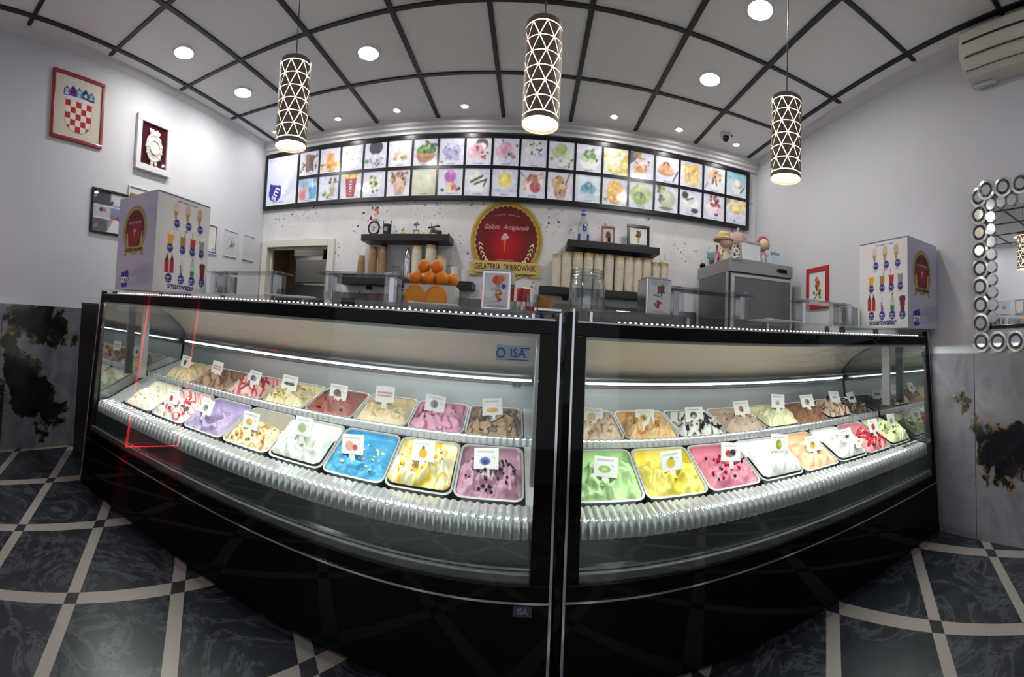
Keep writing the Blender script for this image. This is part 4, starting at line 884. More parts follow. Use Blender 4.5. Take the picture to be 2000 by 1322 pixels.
p.poly([(.12, .47), (.2, .44), (.5, .40), (.50, .22), (.42, .12), (.28, .08), (.15, .12), (.09, .22)], '24349a'); p.ell(.30, .24, .2, .16, '24349a')
p.words(.25, .055, .32, .02, '5a6080', 3); p.words(.08, .93, .2, .02, '8a90b0', 5)
lo = (MX0 + .035 + lw / 2 - (MX0 + MX1) / 2, -.048, lh / 2 + .04); p.obj('menu_picture', PRINT_LIT, board, lo)
text('lettering', 'sm', .14, mat('print_white', 'f2f2f2', .4), board, (lo[0] - lw * .2, -.0488, .04 + lh * .245), (pi / 2, radians(-62), 0), .0004, bold=.003)

# ================================================================== SHELVES AND WHAT STANDS ON THEM
def wall_shelf(label, x0, x1, z):
    t = thing('wall_shelf', label, 'shelf', ((x0 + x1) / 2, YB - .12, z)); w = (x1 - x0) / 2
    MB().box(-w, -.115, -.065, w, .12, 0).build('board', BLACK_WOOD, t, bevel=.003)
    for x in (-w * .6, w * .6): MB().box(x - .03, .085, -.1, x + .03, .12, -.065).build('bracket', BLACK_MATT, t)
    return t
Z1, Z2, Z3, Z4 = 2.055, 1.635, 2.065, 1.635
wall_shelf('floating black shelf left of the red sign, carrying small figurines', -1.83, -.86, Z1)
wall_shelf('floating black shelf left of the red sign, carrying brown and beige cups', -2.09, -.60, Z2)
wall_shelf('floating black shelf right of the red sign, carrying a bottle and two pictures', .33, 1.29, Z3)
wall_shelf('floating black shelf right of the red sign, carrying twelve cup stacks', .07, 1.46, Z4)
KRAFT = mat('kraft_paper', '9c7f5c', .7); IVORY = mat('ivory_cup_paper', 'e2dac6', .55); WCUP = mat('white_cup', 'dfe0e2', .4)
GOLDP = vcol_mat('gold_cup_print', .4)
def cup_stack(x, z, h, r, m, label, up, band, group, y=YB - .14):
    t = thing('cup_stack', label, 'cup stack', (x, y, z), group=group); b = MB(); pr = []
    n = max(2, int(h / .022)); r0, r1 = (r * .93, r * 1.0) if up else (r * 1.08, r * .86)
    hb = h - .05
    for k in range(n):
        q = k / n; rr_ = r0 + (r1 - r0) * q; pr += [(rr_, hb * q), (rr_ + .0012, hb * q + .002), (rr_ + .0012, hb * q + .006), (rr_, hb * q + .007)]
    pr.append((r1, hb)); b.lathe(pr, n=22); b.build('stacked_cups', m, t, True)
    c = MB().lathe([(r1 + .001, hb), (r1 + (.004 if up else -.002), h), (r1 - .001, h), (r1 - .004, h - .004), (.0001, h - .006)] if up else [(r1 + .002, hb), (r1 - .006, h), (.0001, h)], n=22)
    o = c.build('top_cup', None, t, True)
    if band:
        q = random.Random(int(x * 1000)); cols = np.array([srgb(q.choice(['c9a23c', 'd8b650', '7a5a28', 'b08a34', '8a6a2c'])) if p[2] > hb + .001 else srgb('d8d3c4') for p in c.v]); set_col(o.data, cols); o.data.materials.append(GOLDP)
    else: o.data.materials.append(m)
g1 = 'paper cup stacks on the left shelf'; g2 = 'ivory cup stacks on the right shelf'
for x, h, r, w in ((-1.85, .225, .043, 'short brown paper cup stack at the left end of the lower left shelf'), (-1.715, .315, .047, 'tall brown paper cup stack, nearer the short stack'), (-1.60, .31, .046, 'tall brown paper cup stack, nearer the glass dome')): cup_stack(x, Z2, h, r, KRAFT, w, False, False, g1)
for x, h, r, w in ((-1.215, .32, .055, 'tall ivory cup stack with gold rim beside the steel shaker'), (-1.065, .33, .055, 'tallest ivory cup stack above the oranges'), (-.945, .235, .048, 'shorter ivory cup stack with gold rim above the oranges')): cup_stack(x, Z2, h, r, IVORY, w, True, True, g1)
for k, x in enumerate((.235, .335, .45, .56, .665, .775, .885, .985, 1.08, 1.18, 1.285, 1.375)):
    o = ['first', 'second', 'third', 'fourth', 'fifth', 'sixth', 'seventh', 'eighth', 'ninth', 'tenth', 'eleventh', 'twelfth'][k]
    cup_stack(x, Z4, (.30, .325, .33, .33, .325, .33, .325, .325, .325, .33, .30, .30)[k], .05 if k not in (0, 10, 11) else .044, IVORY, 'ivory cup stack with gold rim, %s from the left on the right shelf' % o, True, True, g2)
for x, h, w in ((-.80, .13, 'white plastic cup beside the ivory cup stacks'), (-.69, .11, 'low white cup at the right end of the lower left shelf')):
    t = thing('white_cup', w, 'cup', (x, YB - .14, Z2), group='white cups on the left shelf'); MB().lathe([(.034, 0), (.045, h), (.042, h), (.032, .005), (.0001, .005)], n=22).build('body', WCUP, t, True); MB().torus((0, 0, h), .0435, .003, 22, 6).build('rim', WCUP, t, True)
t = thing('paper_tissue', 'crumpled white paper in front of the glass dome', 'tissue', (-1.52, YB - .15, Z2)); b = MB().ball((0, 0, .03), .04, 12, 8, (1.2, .8, .75)); b.v = [(x + .006 * nz(x * 60, y * 60, z * 60), y, z + .008 * nz(z * 50, x * 50)) if z > .005 else (x, y, max(z, 0)) for x, y, z in b.v]; b.build('paper', WCUP, t, True)
t = thing('glass_dome', 'clear glass dome with grey rim beside the steel shaker', 'glass dome', (-1.43, YB - .14, Z2)); MB().lathe([(.055, 0), (.055, .07), (.045, .105), (.025, .125), (.0001, .13)], n=24).build('dome', ACRYL, t, True); MB().torus((0, 0, .004), .055, .004, 24, 6).build('rim', STEEL, t, True); MB().cyl((0, 0, 0.001), .02, .07, 14).build('inner_jar', mat('grey_glassware', 'c4c8cb', .2), t, True); MB().ball((0, 0, .136), .007, 10, 6).build('knob', STEEL, t, True)
t = thing('steel_shaker', 'tall narrow polished steel shaker on the lower left shelf', 'shaker', (-1.315, YB - .14, Z2)); MB().lathe([(.036, 0), (.04, .01), (.038, .2), (.03, .25), (.022, .285), (.0001, .30)], n=24).build('body', CHROME, t, True); MB().torus((0, 0, .2), .038, .002, 24, 6).build('collar', STEEL, t, True)
# figurines on the upper left shelf
def fig(name, label, cat, x, z=Z1, y=YB - .15): return thing(name, label, cat, (x, y, z))
RED = mat('red_paint', 'a02a34', .4); SKIN = mat('doll_skin', 'd8b89c', .6); WOOL = mat('white_wool', 'dcd6d0', .8); BROWN = mat('brown_wood', '6a4a32', .6); BLUEP = mat('blue_paint', '2f62b8', .4); YELP = mat('yellow_paint', 'd8b84a', .5); GREENP = mat('green_paint', '3a6a4a', .5)
t = fig('gnome_clock', 'round table clock with a red capped bearded figurine sitting on top', 'figurine', -1.72)
MB().torus((0, 0, .075), .062, .012, 28, 8, 'y').build('clock_rim', BLACK_MATT, t, True); MB().cyl((0, -.006, .075), .058, .012, 28, 'y').build('clock_face', mat('clock_face', 'cfc8c4', .5), t)
for a in (20, 140, 250): MB().tube([(0, -.009, .075), (.03 * cos(radians(a)), -.009, .075 + .03 * sin(radians(a)))], .003, 5).build('clock_hand', RED if a == 20 else BLUEP, t)
MB().box(-.03, -.02, 0, .03, .02, .014).build('foot', BLACK_MATT, t)
MB().ball((.0, 0, .165), .042, 14, 8, (1, .8, .8)).build('body', WOOL, t, True); MB().ball((.012, -.01, .215), .026, 14, 8).build('head', SKIN, t, True); MB().ball((.012, -.018, .2), .022, 12, 8, (1, .7, 1)).build('beard', WOOL, t, True); MB().lathe([(.03, 0), (.028, .012), (.016, .04), (.006, .06), (.0001, .066)], (.014, 0, .225), 16).build('cap', RED, t, True); MB().torus((.014, 0, .227), .028, .006, 18, 6).build('cap_trim', WOOL, t, True); MB().ball((-.03, -.02, .17), .02).build('sack', RED, t, True)
t = fig('pen_mug', 'black mug holding a red and a blue pen', 'mug', -1.565)
MB().lathe([(.042, 0), (.047, .105), (.044, .105), (.039, .006), (.0001, .006)], n=22).build('body', BLACK_MATT, t, True); MB().torus((-.055, 0, .055), .026, .006, 18, 6, 'y').build('handle', WCUP, t, True); MB().cyl((0, -.046, .055), .022, .002, 20, 'y').build('badge', mat('grey_badge', '8a8a90', .4), t)
for n, x, m in (('pen', .03, RED), ('pen', -.03, BLUEP)): MB().tube([(x * .6, 0, .01), (x * 1.6, 0, .145)], .006, 6).build(n, m, t)
t = fig('duck_figurine', 'tiny yellow and white figurine, second item right of the black mug', 'figurine', -1.385)
MB().ball((0, 0, .022), .022, 12, 8, (1, .8, 1)).build('body', YELP, t, True); MB().ball((0, -.004, .056), .016).build('head', WOOL, t, True); MB().ball((.012, -.01, .075), .009).build('tuft', YELP, t, True); MB().ball((-.004, -.022, .054), .006).build('beak', RED, t, True)
t = fig('parasol_figurine', 'tiny wooden table figurine with a blue flower parasol', 'figurine', -1.235)
MB().box(-.032, -.02, .045, .032, .02, .052).build('table_top', YELP, t)
for x in (-.026, .026): MB().box(x - .003, -.003, 0, x + .003, .003, .045).build('leg', BROWN, t)
MB().cyl((0, 0, .052), .003, .05, 8).build('pole', BROWN, t)
for k in range(6): MB().ball((.022 * cos(k * 1.05), .01 * sin(k * 1.05), .105 + .008 * sin(k * 2)), .014, 10, 6, (1, .8, .6)).build('petal', BLUEP if k % 2 else mat('pale_blue_paint', '8ab4dc', .5), t, True)
MB().ball((.005, 0, .122), .009).build('bud', GREENP, t, True)
t = fig('cannon_model', 'small dark model cannon with gold wheel at the right end of the shelf', 'model', -1.045)
MB().torus((0, -.02, .036), .03, .006, 24, 6, 'y').build('wheel', mat('old_gold', '9a7a3a', .4, .6), t, True); MB().torus((0, .02, .036), .03, .006, 24, 6, 'y').build('wheel', mat('old_gold'), t, True)
for k in range(6): MB().tube([(0, -.02, .036), (.028 * cos(k * 1.047), -.02, .036 + .028 * sin(k * 1.047))], .0025, 5).build('spoke', BROWN, t)
MB().tube([(-.065, 0, .075), (.06, 0, .092)], .008, 10).build('barrel', BLACK_MATT, t, True); MB().box(-.02, -.012, .03, .07, .012, .05).build('carriage', BLACK_MATT, t); MB().ball((.065, 0, .028), .024).build('ball_pile', BLACK_MATT, t, True)
for x in (-.03, .035): MB().cyl((x, 0, .08), .003, .035, 8).build('pin', BLACK_MATT, t)
# upper right shelf
t = fig('water_bottle', 'tall clear plastic bottle with blue cap and blue letters', 'bottle', .49, Z3)
MB().lathe([(.055, 0), (.06, .015), (.058, .12), (.05, .16), (.03, .215), (.02, .235), (.02, .25)], n=28).build('body', ACRYL, t, True); MB().cyl((0, 0, .25), .026, .045, 20).build('cap', BLUEP, t, True); MB().cyl((0, 0, .262), .0265, .008, 20).build('cap_band', WOOL, t, True)
text('lettering', 'b', .085, mat('blue_letter', '1c2f9c', .4), t, (.008, -.063, .115), (pi / 2, 0, 0), .001, bold=.003)
for x in (-.045, .045): MB().box(x - .012, -.064, .0, x + .012, -.05, .06).build('blue_stripe', mat('blue_letter'), t)
MB().torus((0, 0, .16), .05, .003, 24, 6).build('ring', ACRYL, t, True)
def picture_frame(name, label, w, h, fw, m, pic, loc, rz=0, d=.02, pm=None, group=None, tilt=0, mount=None):
    """frame lies in local x-z facing -y, origin at the centre of its back"""
    t = thing(name, label, 'picture', loc, group=group, rot=(tilt, 0, rz))
    for a in ((-w / 2, -h / 2, w / 2, -h / 2 + fw), (-w / 2, h / 2 - fw, w / 2, h / 2), (-w / 2, -h / 2 + fw, -w / 2 + fw, h / 2 - fw), (w / 2 - fw, -h / 2 + fw, w / 2, h / 2 - fw)):
        MB().box(a[0], -d, a[1], a[2], 0, a[3]).build('frame_bar', m, t, bevel=min(.004, fw * .25))
    MB().box(-w / 2 + fw * .5, -d * .45, -h / 2 + fw * .5, w / 2 - fw * .5, -.001, h / 2 - fw * .5).build('backing', mount or CARD_BLANK, t)
    pic.obj('print', pm or PRINT_GLOSS, t, (0, -d * .5, 0))
    return t
p = Pic(.105, .135, 30, 'd9cfc4'); p.poly([(.25, .02), (.75, .02), (.75, .55), (.62, .75), (.38, .75), (.25, .55)], '4a4a48'); p.ell(.5, .55, .25, .22, '5a5852'); p.rect(.25, .02, .45, .3, 'c9b088'); p.rect(.45, 0, .75, .35, '2a2a2c')
picture_frame('small_picture', 'small picture with dusty red frame between the bottle and the black frame', .14, .17, .018, mat('dusty_red_frame', '94545a', .5), p, (.755, YB - .13, Z3 + .0865), tilt=radians(-6))
p = Pic(.185, .16, 40, 'e2e3e3'); p.poly([(.4, .55), (.62, .55), (.55, .08), (.47, .08)], 'c89a5c'); p.ell(.51, .62, .15, .18, '6a5a48'); p.specks(20, 4, ['8a7a5a', 'c8b48a', '3a3530'], .03, .06, (.38, .45, .65, .8))
picture_frame('cone_picture', 'black framed picture of an ice cream cone on the upper right shelf', .245, .215, .028, BLACK_FRAME, p, (1.08, YB - .12, Z3 + .109), tilt=radians(-5))

# ------------------------------------------------------------------ round sign
sg = thing('round_sign', 'large round red and gold gelateria sign with ribbon banner on the back wall', 'sign', (-.295, YB, 2.06))
GOLD = mat('sign_gold', 'bfa24a', .35, .15); GOLD2 = mat('ribbon_gold', 'd2bb6c', .4, .1); GOLDD = mat('ribbon_shadow_gold', '9c7f34', .45, .1); CREAM = mat('sign_cream', 'e8d8b0', .5); DKRED = mat('letter_dark_red', '5a1a1a', .5); PINKW = mat('letter_pale_pink', 'd8a0a0', .5)
MB().cyl((0, -.014, 0), .382, .014, 72, 'y').build('rim_disc', GOLD, sg, bevel=.003)
def scallop(r, n, amp, cy=.0):
    return [((r + amp * abs(sin(a * n / 2))) * cos(a), (r + amp * abs(sin(a * n / 2))) * sin(a)) for a in [2 * pi * k / 288 for k in range(288)]]
pts = [q for q in scallop(.315, 36, .014)]; b = MB(); ring = 24; b.v = [(0, 0, 0)]; col = []
for k in range(1, ring + 1): b.v += [(x * k / ring, 0, z * k / ring) for x, z in pts]
b.f = [(0, 1 + i, 1 + (i + 1) % 288) for i in range(288)] + [(1 + k * 288 + i, 1 + (k + 1) * 288 + i, 1 + (k + 1) * 288 + (i + 1) % 288, 1 + k * 288 + (i + 1) % 288) for k in range(ring - 1) for i in range(288)]
o = b.build('red_disc', vcol_mat('sign_red_print', .14), sg, loc=(0, -.0155, 0))
c0, c1 = np.array(srgb('c2242a')), np.array(srgb('6e2428')); V = np.array(b.v); d = np.clip(np.hypot(V[:, 0], V[:, 2] + .05) / .27, 0, 1)[:, None]; d = d * d * (3 - 2 * d); set_col(o.data, c0 * (1 - d) + c1 * d)
MB().torus((0, -.0155, 0), .352, .004, 72, 6, 'y').build('beaded_ring', GOLDD, sg, True)
rot = (pi / 2, 0, 0)
text('lettering', 'Gelato  Artigianale', .062, PINKW, sg, (-.01, -.0175, .125), rot, .0006, shear=.35, bold=.0006)
for cx_, cz_, wd, am, bend in ((.0, .245, .27, .011, .25), (-.01, -.185, .17, .006, 0)):       # two small lines of script, too fine to read
    b = MB(); q = random.Random(4)
    for w0, w1 in ((0, .44), (.52, 1)):
        pts = [(cx_ + (t - .5) * wd, -.0172, cz_ - bend * ((t - .5) * wd) ** 2 * 4 + am * sin(k * 1.9) * q.uniform(.5, 1)) for k, t in enumerate(np.linspace(w0, w1, 16))]
        b.tube(pts, .0022, 4)
    b.build('script_line', PINKW, sg)
MB().prism([(-.016, .01), (.016, .01), (.003, -.1), (-.003, -.1)], 'y', -.019, -.016).build('cone', mat('cone_orange', 'c8702a', .5), sg, loc=(-.015, 0, 0))
b = MB()
for x, z, r in ((-.03, .02, .02), (-.008, .045, .026), (.014, .03, .018), (-.01, .02, .022)): b.ball((x - .005, -.017, z), r, 12, 6, (1, .15, 1))
b.build('scoop', mat('scoop_pale', 'cfa6ae', .5), sg, True)
for sx in (-1, 1):
    b = MB()
    for k in range(5):
        a = radians(188 + k * 9); x, z = .275 * cos(a), .275 * sin(a) - .0
        for tl in (.5, -.6):
            lf = MB().ball((0, 0, 0), .02, 8, 5, (.35, .15, 1)).xf(Matrix.Translation((sx * x + sx * (.01 if tl > 0 else -.012), -.018, z)) @ Matrix.Rotation(-sx * (tl + .35), 4, 'Y')); b.add(lf.v, lf.f)
    b.build('laurel_sprig', CREAM, sg, True)
bw = .345
for sx in (-1, 1):
    MB().prism([(sx * .245, -.335), (sx * .385, -.335), (sx * .355, -.275), (sx * .385, -.215), (sx * .245, -.215)], 'y', -.02, -.012).build('ribbon_tail', GOLD2, sg, loc=(0, 0, -.0))
    MB().prism([(sx * .245, -.335), (sx * .32, -.31), (sx * .32, -.27), (sx * .245, -.27)], 'y', -.024, -.02).build('ribbon_fold', GOLDD, sg)
MB().prism([(-.325, -.31), (.325, -.31), (.325, -.20), (-.325, -.20)], 'y', -.032, -.022).build('ribbon', GOLD2, sg, bevel=.002)
text('lettering', 'GELATERIA  DUBROWNIK', .078, DKRED, sg, (0, -.0328, -.256), rot, .0006, bold=.0012, sx=.70)
MB().prism([(-.1, -.322), (.1, -.322), (.0, -.345)], 'y', -.018, -.0145).build('lower_flourish', DKRED, sg)

# ------------------------------------------------------------------ kitchen seen through the doorway
t = thing('kitchen_fridge', 'grey steel fridge in the dark kitchen behind the doorway', 'fridge', (-2.86, 5.35, 0)); KS = mat('dim_steel', '8a8a8c', .4, .7)
MB().box(-.42, -.36, .08, .42, .36, 1.95).build('body', KS, t, bevel=.01); MB().box(-.40, -.39, .12, .40, -.362, 1.62).build('door', mat('dim_steel_door', '6a6a6d', .35, .7), t, bevel=.006); MB().box(-.42, -.385, 1.66, .42, -.362, 1.95).build('header', KS, t, bevel=.004); MB().box(-.40, -.40, 1.62, .40, -.38, 1.64).build('handle', CHROME, t)
for x in (-.36, .36):
    for y in (-.3, .3): MB().cyl((x, y, 0), .025, .08, 12).build('leg', BLACK_MATT, t)
t = thing('extractor_box', 'grey ventilation box on top of the kitchen fridge', 'ventilation box', (-3.05, 5.25, 1.95)); MB().box(-.3, -.25, .05, .2, .25, .4).build('box', mat('vent_grey', '6a6462', .6), t, bevel=.006); MB().box(-.28, -.24, 0, .18, .24, .05).build('base', STEEL, t); MB().box(.2, -.2, .1, .5, .2, .36).build('duct', BLACK_MATT, t)
t = thing('kitchen_rod', 'pale vertical rod leaning just inside the doorway', 'rod', (-3.62, 4.95, 0)); MB().cyl((0, 0, 0), .012, 1.8, 10).build('rod', DOORP, t, True); MB().lathe([(.05, 0), (.05, .02), (.014, .03)], n=16).build('base', BLACK_MATT, t)
# ================================================================== STANDING ON THE CASES
def on(c, u, s, dz=0.0): return case_pt(c, u, s, (1.285 if c is caseL else 1.305) + dz)
CARDB = mat('promo_card', 'dcdde4', .5); NAVY = mat('navy_print', '1e2a86', .4)
def cone_pic(p, x, y, c): p.poly([(x - .045, y), (x + .045, y), (x + .01, y - .1), (x - .01, y - .1)], 'b8864e'); p.ell(x, y + .03, .05, .045, c); p.ell(x + .005, y + .06, .025, .025, c)
def menu_face():
    p = Pic(.46, .575, 110, 'e2e3e8'); p.rect(0, .985, 1, 1, '222c7c'); p.words(.35, .94, .4, .014, '5a62a0', 2)
    for x, c in ((.33, 'e8c4c0'), (.55, 'd8b8a4'), (.78, 'd0b090')): cone_pic(p, x, .85, c); p.ell(x + .03, .715, .055, .045, '252f88'); p.words(x - .01, .715, .08, .012, 'c8cce8', 4); p.words(x - .03, .65, .1, .01, '8a8e9c', 6)
    for x, c in ((.26, 'e8a42c'), (.49, 'a87a48'), (.68, 'b03030'), (.86, '8a8f98')): p.poly([(x - .055, .60), (x + .055, .60), (x + .042, .47), (x - .042, .47)], c); p.ell(x, .605, .055, .015, 'ece4d8'); p.ell(x, .455, .055, .045, '252f88'); p.words(x - .04, .455, .08, .012, 'c8cce8', 8); p.words(x - .05, .395, .1, .01, '8a8e9c', 9)
    p.line(.51, .60, .55, .68, .006, '5a5a60'); p.line(.67, .6, .66, .66, .006, 'c03a40')
    for x in (.22, .31): p.rect(x - .038, .2, x + .038, .32, 'a82430'); p.poly([(x - .038, .32), (x + .038, .32), (x + .014, .37), (x - .014, .37)], '6a1c24'); p.rect(x - .014, .37, x + .014, .385, '1c1c20')
    p.rect(.46, .2, .52, .32, 'd4d9e6'); p.poly([(.46, .32), (.52, .32), (.5, .36), (.48, .36)], 'c9d0e0'); p.line(.475, .21, .475, .29, .008, '1c2f8c'); p.line(.505, .21, .505, .25, .008, '1c2f8c'); p.line(.475, .205, .505, .205, .008, '1c2f8c')
    p.rect(.66, .18, .74, .31, 'b4d0bc'); p.poly([(.66, .31), (.74, .31), (.715, .37), (.685, .37)], 'a4c4b0'); p.rect(.685, .37, .715, .385, '1c1c20'); p.rect(.66, .2, .74, .25, '2f7a4a')
    p.poly([(.84, .33), (.96, .33), (.935, .18), (.865, .18)], '6e1c34'); p.ell(.9, .335, .06, .018, '3a2a30')
    for x in (.265, .49, .70, .9): p.ell(x, .145, .06, .052, '252f88'); p.words(x - .04, .145, .08, .014, 'd8dcf0', 12); p.words(x - .035, .115, .07, .012, 'd8dcf0', 13)
    return p
def logo_face():
    p = Pic(.40, .575, 96, 'b4b2c4'); p.grad('bdbbcc', 'a9a7ba', 75); p.poly([(0, .12), (1, .3), (1, .1), (0, 0)], 'a09eb6', .5); p.ell(.75, .16, .3, .1, '9694ae', a=.5, soft=.8); p.ell(.5, .95, .6, .1, 'c8c6d4', a=.5, soft=.9)
    p.ell(.47, .63, .31, .255, '6a5a34'); p.ell(.47, .63, .30, .247, 'a8954e'); p.ell(.47, .635, .25, .205, '5a1a24'); p.ell(.47, .6, .17, .13, '8e1c2a', soft=.7); p.poly([(.45, .61), (.49, .61), (.475, .55), (.465, .55)], 'b8742e'); p.ell(.47, .625, .025, .018, 'd8b0b0'); p.words(.3, .70, .34, .018, 'c89a9a', 3)
    for sx in (-1, 1):
        for k in range(4): p.ell(.47 + sx * (.2 - .008 * k), .59 - .035 * k, .022, .014, 'c8b878', sx * 40)
    p.poly([(.2, .36), (.28, .37), (.28, .44), (.2, .43), (.23, .4)], '8f7c3e'); p.poly([(.74, .36), (.66, .37), (.66, .44), (.74, .43), (.71, .4)], '8f7c3e'); p.rect(.22, .39, .72, .455, 'b4a05c')
    p.poly([(.16, .18), (.36, .215), (.38, .1), (.34, .03), (.22, .02), (.15, .07)], '2a348e')
    return p
MENUF, LOGOF = menu_face(), logo_face()
LW = mat('letter_white', 'eceef4', .4); LGOLD = mat('letter_brown', '4a3420', .5)
def promo_box(label, c, u, s, w, d, h, side, rz=0.0):
    t = thing('promo_box', label, 'promotional box', on(c, u, s), c[2] + rz, 'promotional boxes on the cases')
    MB().box(-w / 2, -d / 2, 0, w / 2, d / 2, h).build('carton', CARDB, t, bevel=.003)
    o = LOGOF.obj('printed_side', PRINT, t, (0, -d / 2 - .001, h / 2)); o.scale = (w / .40 * .995, 1, h / .575 * .995)
    o = MENUF.obj('printed_side', PRINT, t, (side * (w / 2 + .001), 0, h / 2), (0, 0, side * pi / 2)); o.scale = (d / .46 * .995, 1, h / .575 * .995)
    text('lettering', 'GELATERIA  DUBROWNIK', .03, LGOLD, t, (-.012 * w / .4, -d / 2 - .002, h * .423), (pi / 2, 0, 0), .0003, sx=w / .4 * .50, bold=.0005)
    text('lettering', 'sm', .075, LW, t, (-w * .235, -d / 2 - .002, h * .115), (pi / 2, 0, 0), .0003, bold=.002)
    text('lettering', 'art', .07, mat('letter_pale_lilac', 'c4c3d4', .5), t, (-w * .235 + .09, -d / 2 - .0015, h * .118), (pi / 2, 0, 0), .0003)
    a = (side * (w / 2 + .002), 0, h * .07)
    text('lettering', 'smartwater', .052, NAVY, t, a, (pi / 2, 0, side * pi / 2), .0003, bold=.0008)
    MB().box(-w / 2 + .004, -d / 2 + .004, h, w / 2 - .004, d / 2 - .004, h + .002).build('lid_flap', CARDB, t)
promo_box('white promotional box with drinks print on the left end of the left case', caseL, .385, .33, .41, .49, .565, 1)
promo_box('white promotional box with drinks print on the right end of the right case', caseR, 2.20, .222, .385, .43, .56, -1)
def acrylic_stand(label, c, u, s, w, h=.145, rz=0):
    t = thing('acrylic_stand', label, 'acrylic stand', on(c, u, s), c[2] + rz, 'acrylic bridge stands')
    MB().box(-w / 2, -.09, h, w / 2, .09, h + .010).build('top_plate', ACRYL, t, bevel=.002)
    for sx in (-1, 1):
        x = sx * (w / 2 - .06); MB().box(x - .035, -.05, 0, x + .035, .05, h).build('post', ACRYL, t, bevel=.003)
        MB().box(x - .014, -.03, .004, x + .014, .03, h - .004).build('post_core', CHROME, t, bevel=.003)
        for y in (-.06, .06): MB().cyl((x, y, h + .01), .012, .006, 14).build('screw_cap', CHROME, t)
    return t
acrylic_stand('clear acrylic stand, nearest the left promotional box', caseL, .93, .60, .60)
acrylic_stand('clear acrylic stand in front of the doorway edge, beside the oranges', caseL, 1.745, .57, .48)
acrylic_stand('clear acrylic stand in front of the steel fridge', caseR, .83, .52, .54)
acrylic_stand('clear acrylic stand below the red framed picture', caseR, 1.66, .49, .46)
def steel_cup(label, c, u, s, r=.075, h=.14):
    t = thing('steel_cup', label, 'steel cup', on(c, u, s), group='steel cups'); MB().lathe([(r * .93, 0), (r, .01), (r, h), (r - .003, h), (r - .003, .006), (.0001, .006)], n=30).build('body', STEEL, t, True); MB().torus((0, 0, h), r - .001, .003, 30, 6).build('rim', CHROME, t, True)
steel_cup('brushed steel cup between the left promotional box and its acrylic stand', caseL, .665, .74, .058)
steel_cup('brushed steel cup beside the right promotional box', caseR, 1.95, .50)
def sheet(name, label, c, u, s, w, d, rz, n=1, m=CARD_BLANK, dz=0.0):
    t = thing(name, label, 'paper', on(c, u, s, dz), c[2] + rz, 'papers on the cases')
    for k in range(n):
        o = MB().box(-w / 2, -d / 2, k * .006, w / 2, d / 2, k * .006 + .005).build('sheet', m if k == n - 1 else CARDB, t); o.rotation_euler = (0, 0, .05 * k)
    MB().prism([(-w / 2, -d / 2), (-w / 2 + .03, -d / 2), (-w / 2, -d / 2 + .03)], 'z', n * .006, n * .006 + .004).build('folded_corner', CARDB, t)
sheet('napkin_pile', 'low pile of pale napkins in front of the doorway', caseL, 1.36, .48, .28, .2, .15, 4)
sheet('napkin_pile', 'flat white paper pile in front of the orange box', caseL, 2.20, .38, .22, .18, -.12, 3)
sheet('napkin_pile', 'low pile of cream napkins before the steel fridge', caseR, 1.22, .42, .27, .2, .1, 4)
t = thing('black_tray_mat', 'thin black mat under the edge of the cream napkins', 'mat', on(caseR, 1.03, .40), caseR[2] + .3); MB().box(-.06, -.05, 0, .06, .05, .006).build('mat', BLACK_MATT, t); MB().box(-.058, -.048, .006, .03, .048, .009).build('fold', BLACK_FRAME, t)
# oranges
t = thing('orange_box', 'clear acrylic box with printed orange halves, oranges heaped on top', 'box', on(caseL, 2.125, .66), caseL[2])
bx = MB(); w, d, h = .27, .2, .115
for a in ((-w / 2, -d / 2, 0, w / 2, -d / 2 + .004, h), (-w / 2, d / 2 - .004, 0, w / 2, d / 2, h), (-w / 2, -d / 2 + .004, 0, -w / 2 + .004, d / 2 - .004, h), (w / 2 - .004, -d / 2 + .004, 0, w / 2, d / 2 - .004, h)): bx.box(*a)
bx.build('box_walls', mat('milky_acrylic', 'b9b9b6', .15), t); MB().box(-w / 2, -d / 2, h, w / 2, d / 2, h + .004).build('lid', ACRYL, t)
OR = mat('orange_peel', 'e8820e', .4, bump=(220, .3)); ORF = mat('orange_flesh', 'd98a22', .5)
for x in (-.075, .04):
    MB().cyl((x, -d / 2 - .002, .055), .058, .003, 32, 'y').build('orange_half', ORF, t); MB().torus((x, -d / 2 - .002, .055), .055, .004, 32, 6, 'y').build('peel_ring', OR, t, True)
R2 = random.Random(3)
k = 0
or_me = MB().ball((0, 0, 0), .036, 20, 12, (1, 1, .95)).mesh('peel', OR, True); st_me = MB().cyl((0, 0, .0325), .004, .003, 8).mesh('stem_end', mat('stem_green', '5a6a2a', .6))
wo = ['first from the left in the lower row', 'second from the left in the lower row', 'third from the left in the lower row', 'last on the right in the lower row', 'left one of the upper two', 'right one of the upper two', 'behind the first lower one', 'behind the third lower one']
for x, y, z in ((-.09, -.045, .153), (-.013, -.045, .153), (.058, -.05, .153), (.105, .015, .153), (-.052, -.015, .213), (.022, -.02, .213), (-.055, .04, .153), (.025, .04, .153)):
    o = thing('orange', 'ripe orange on the clear box, ' + wo[k], 'orange', on(caseL, 2.125 + x, .66 + y, z), R2.uniform(0, 6), 'oranges on the clear box'); link('peel', or_me, o); link('stem_end', st_me, o, rot=(R2.uniform(-.9, .9), R2.uniform(-.9, .9), 0)); k += 1
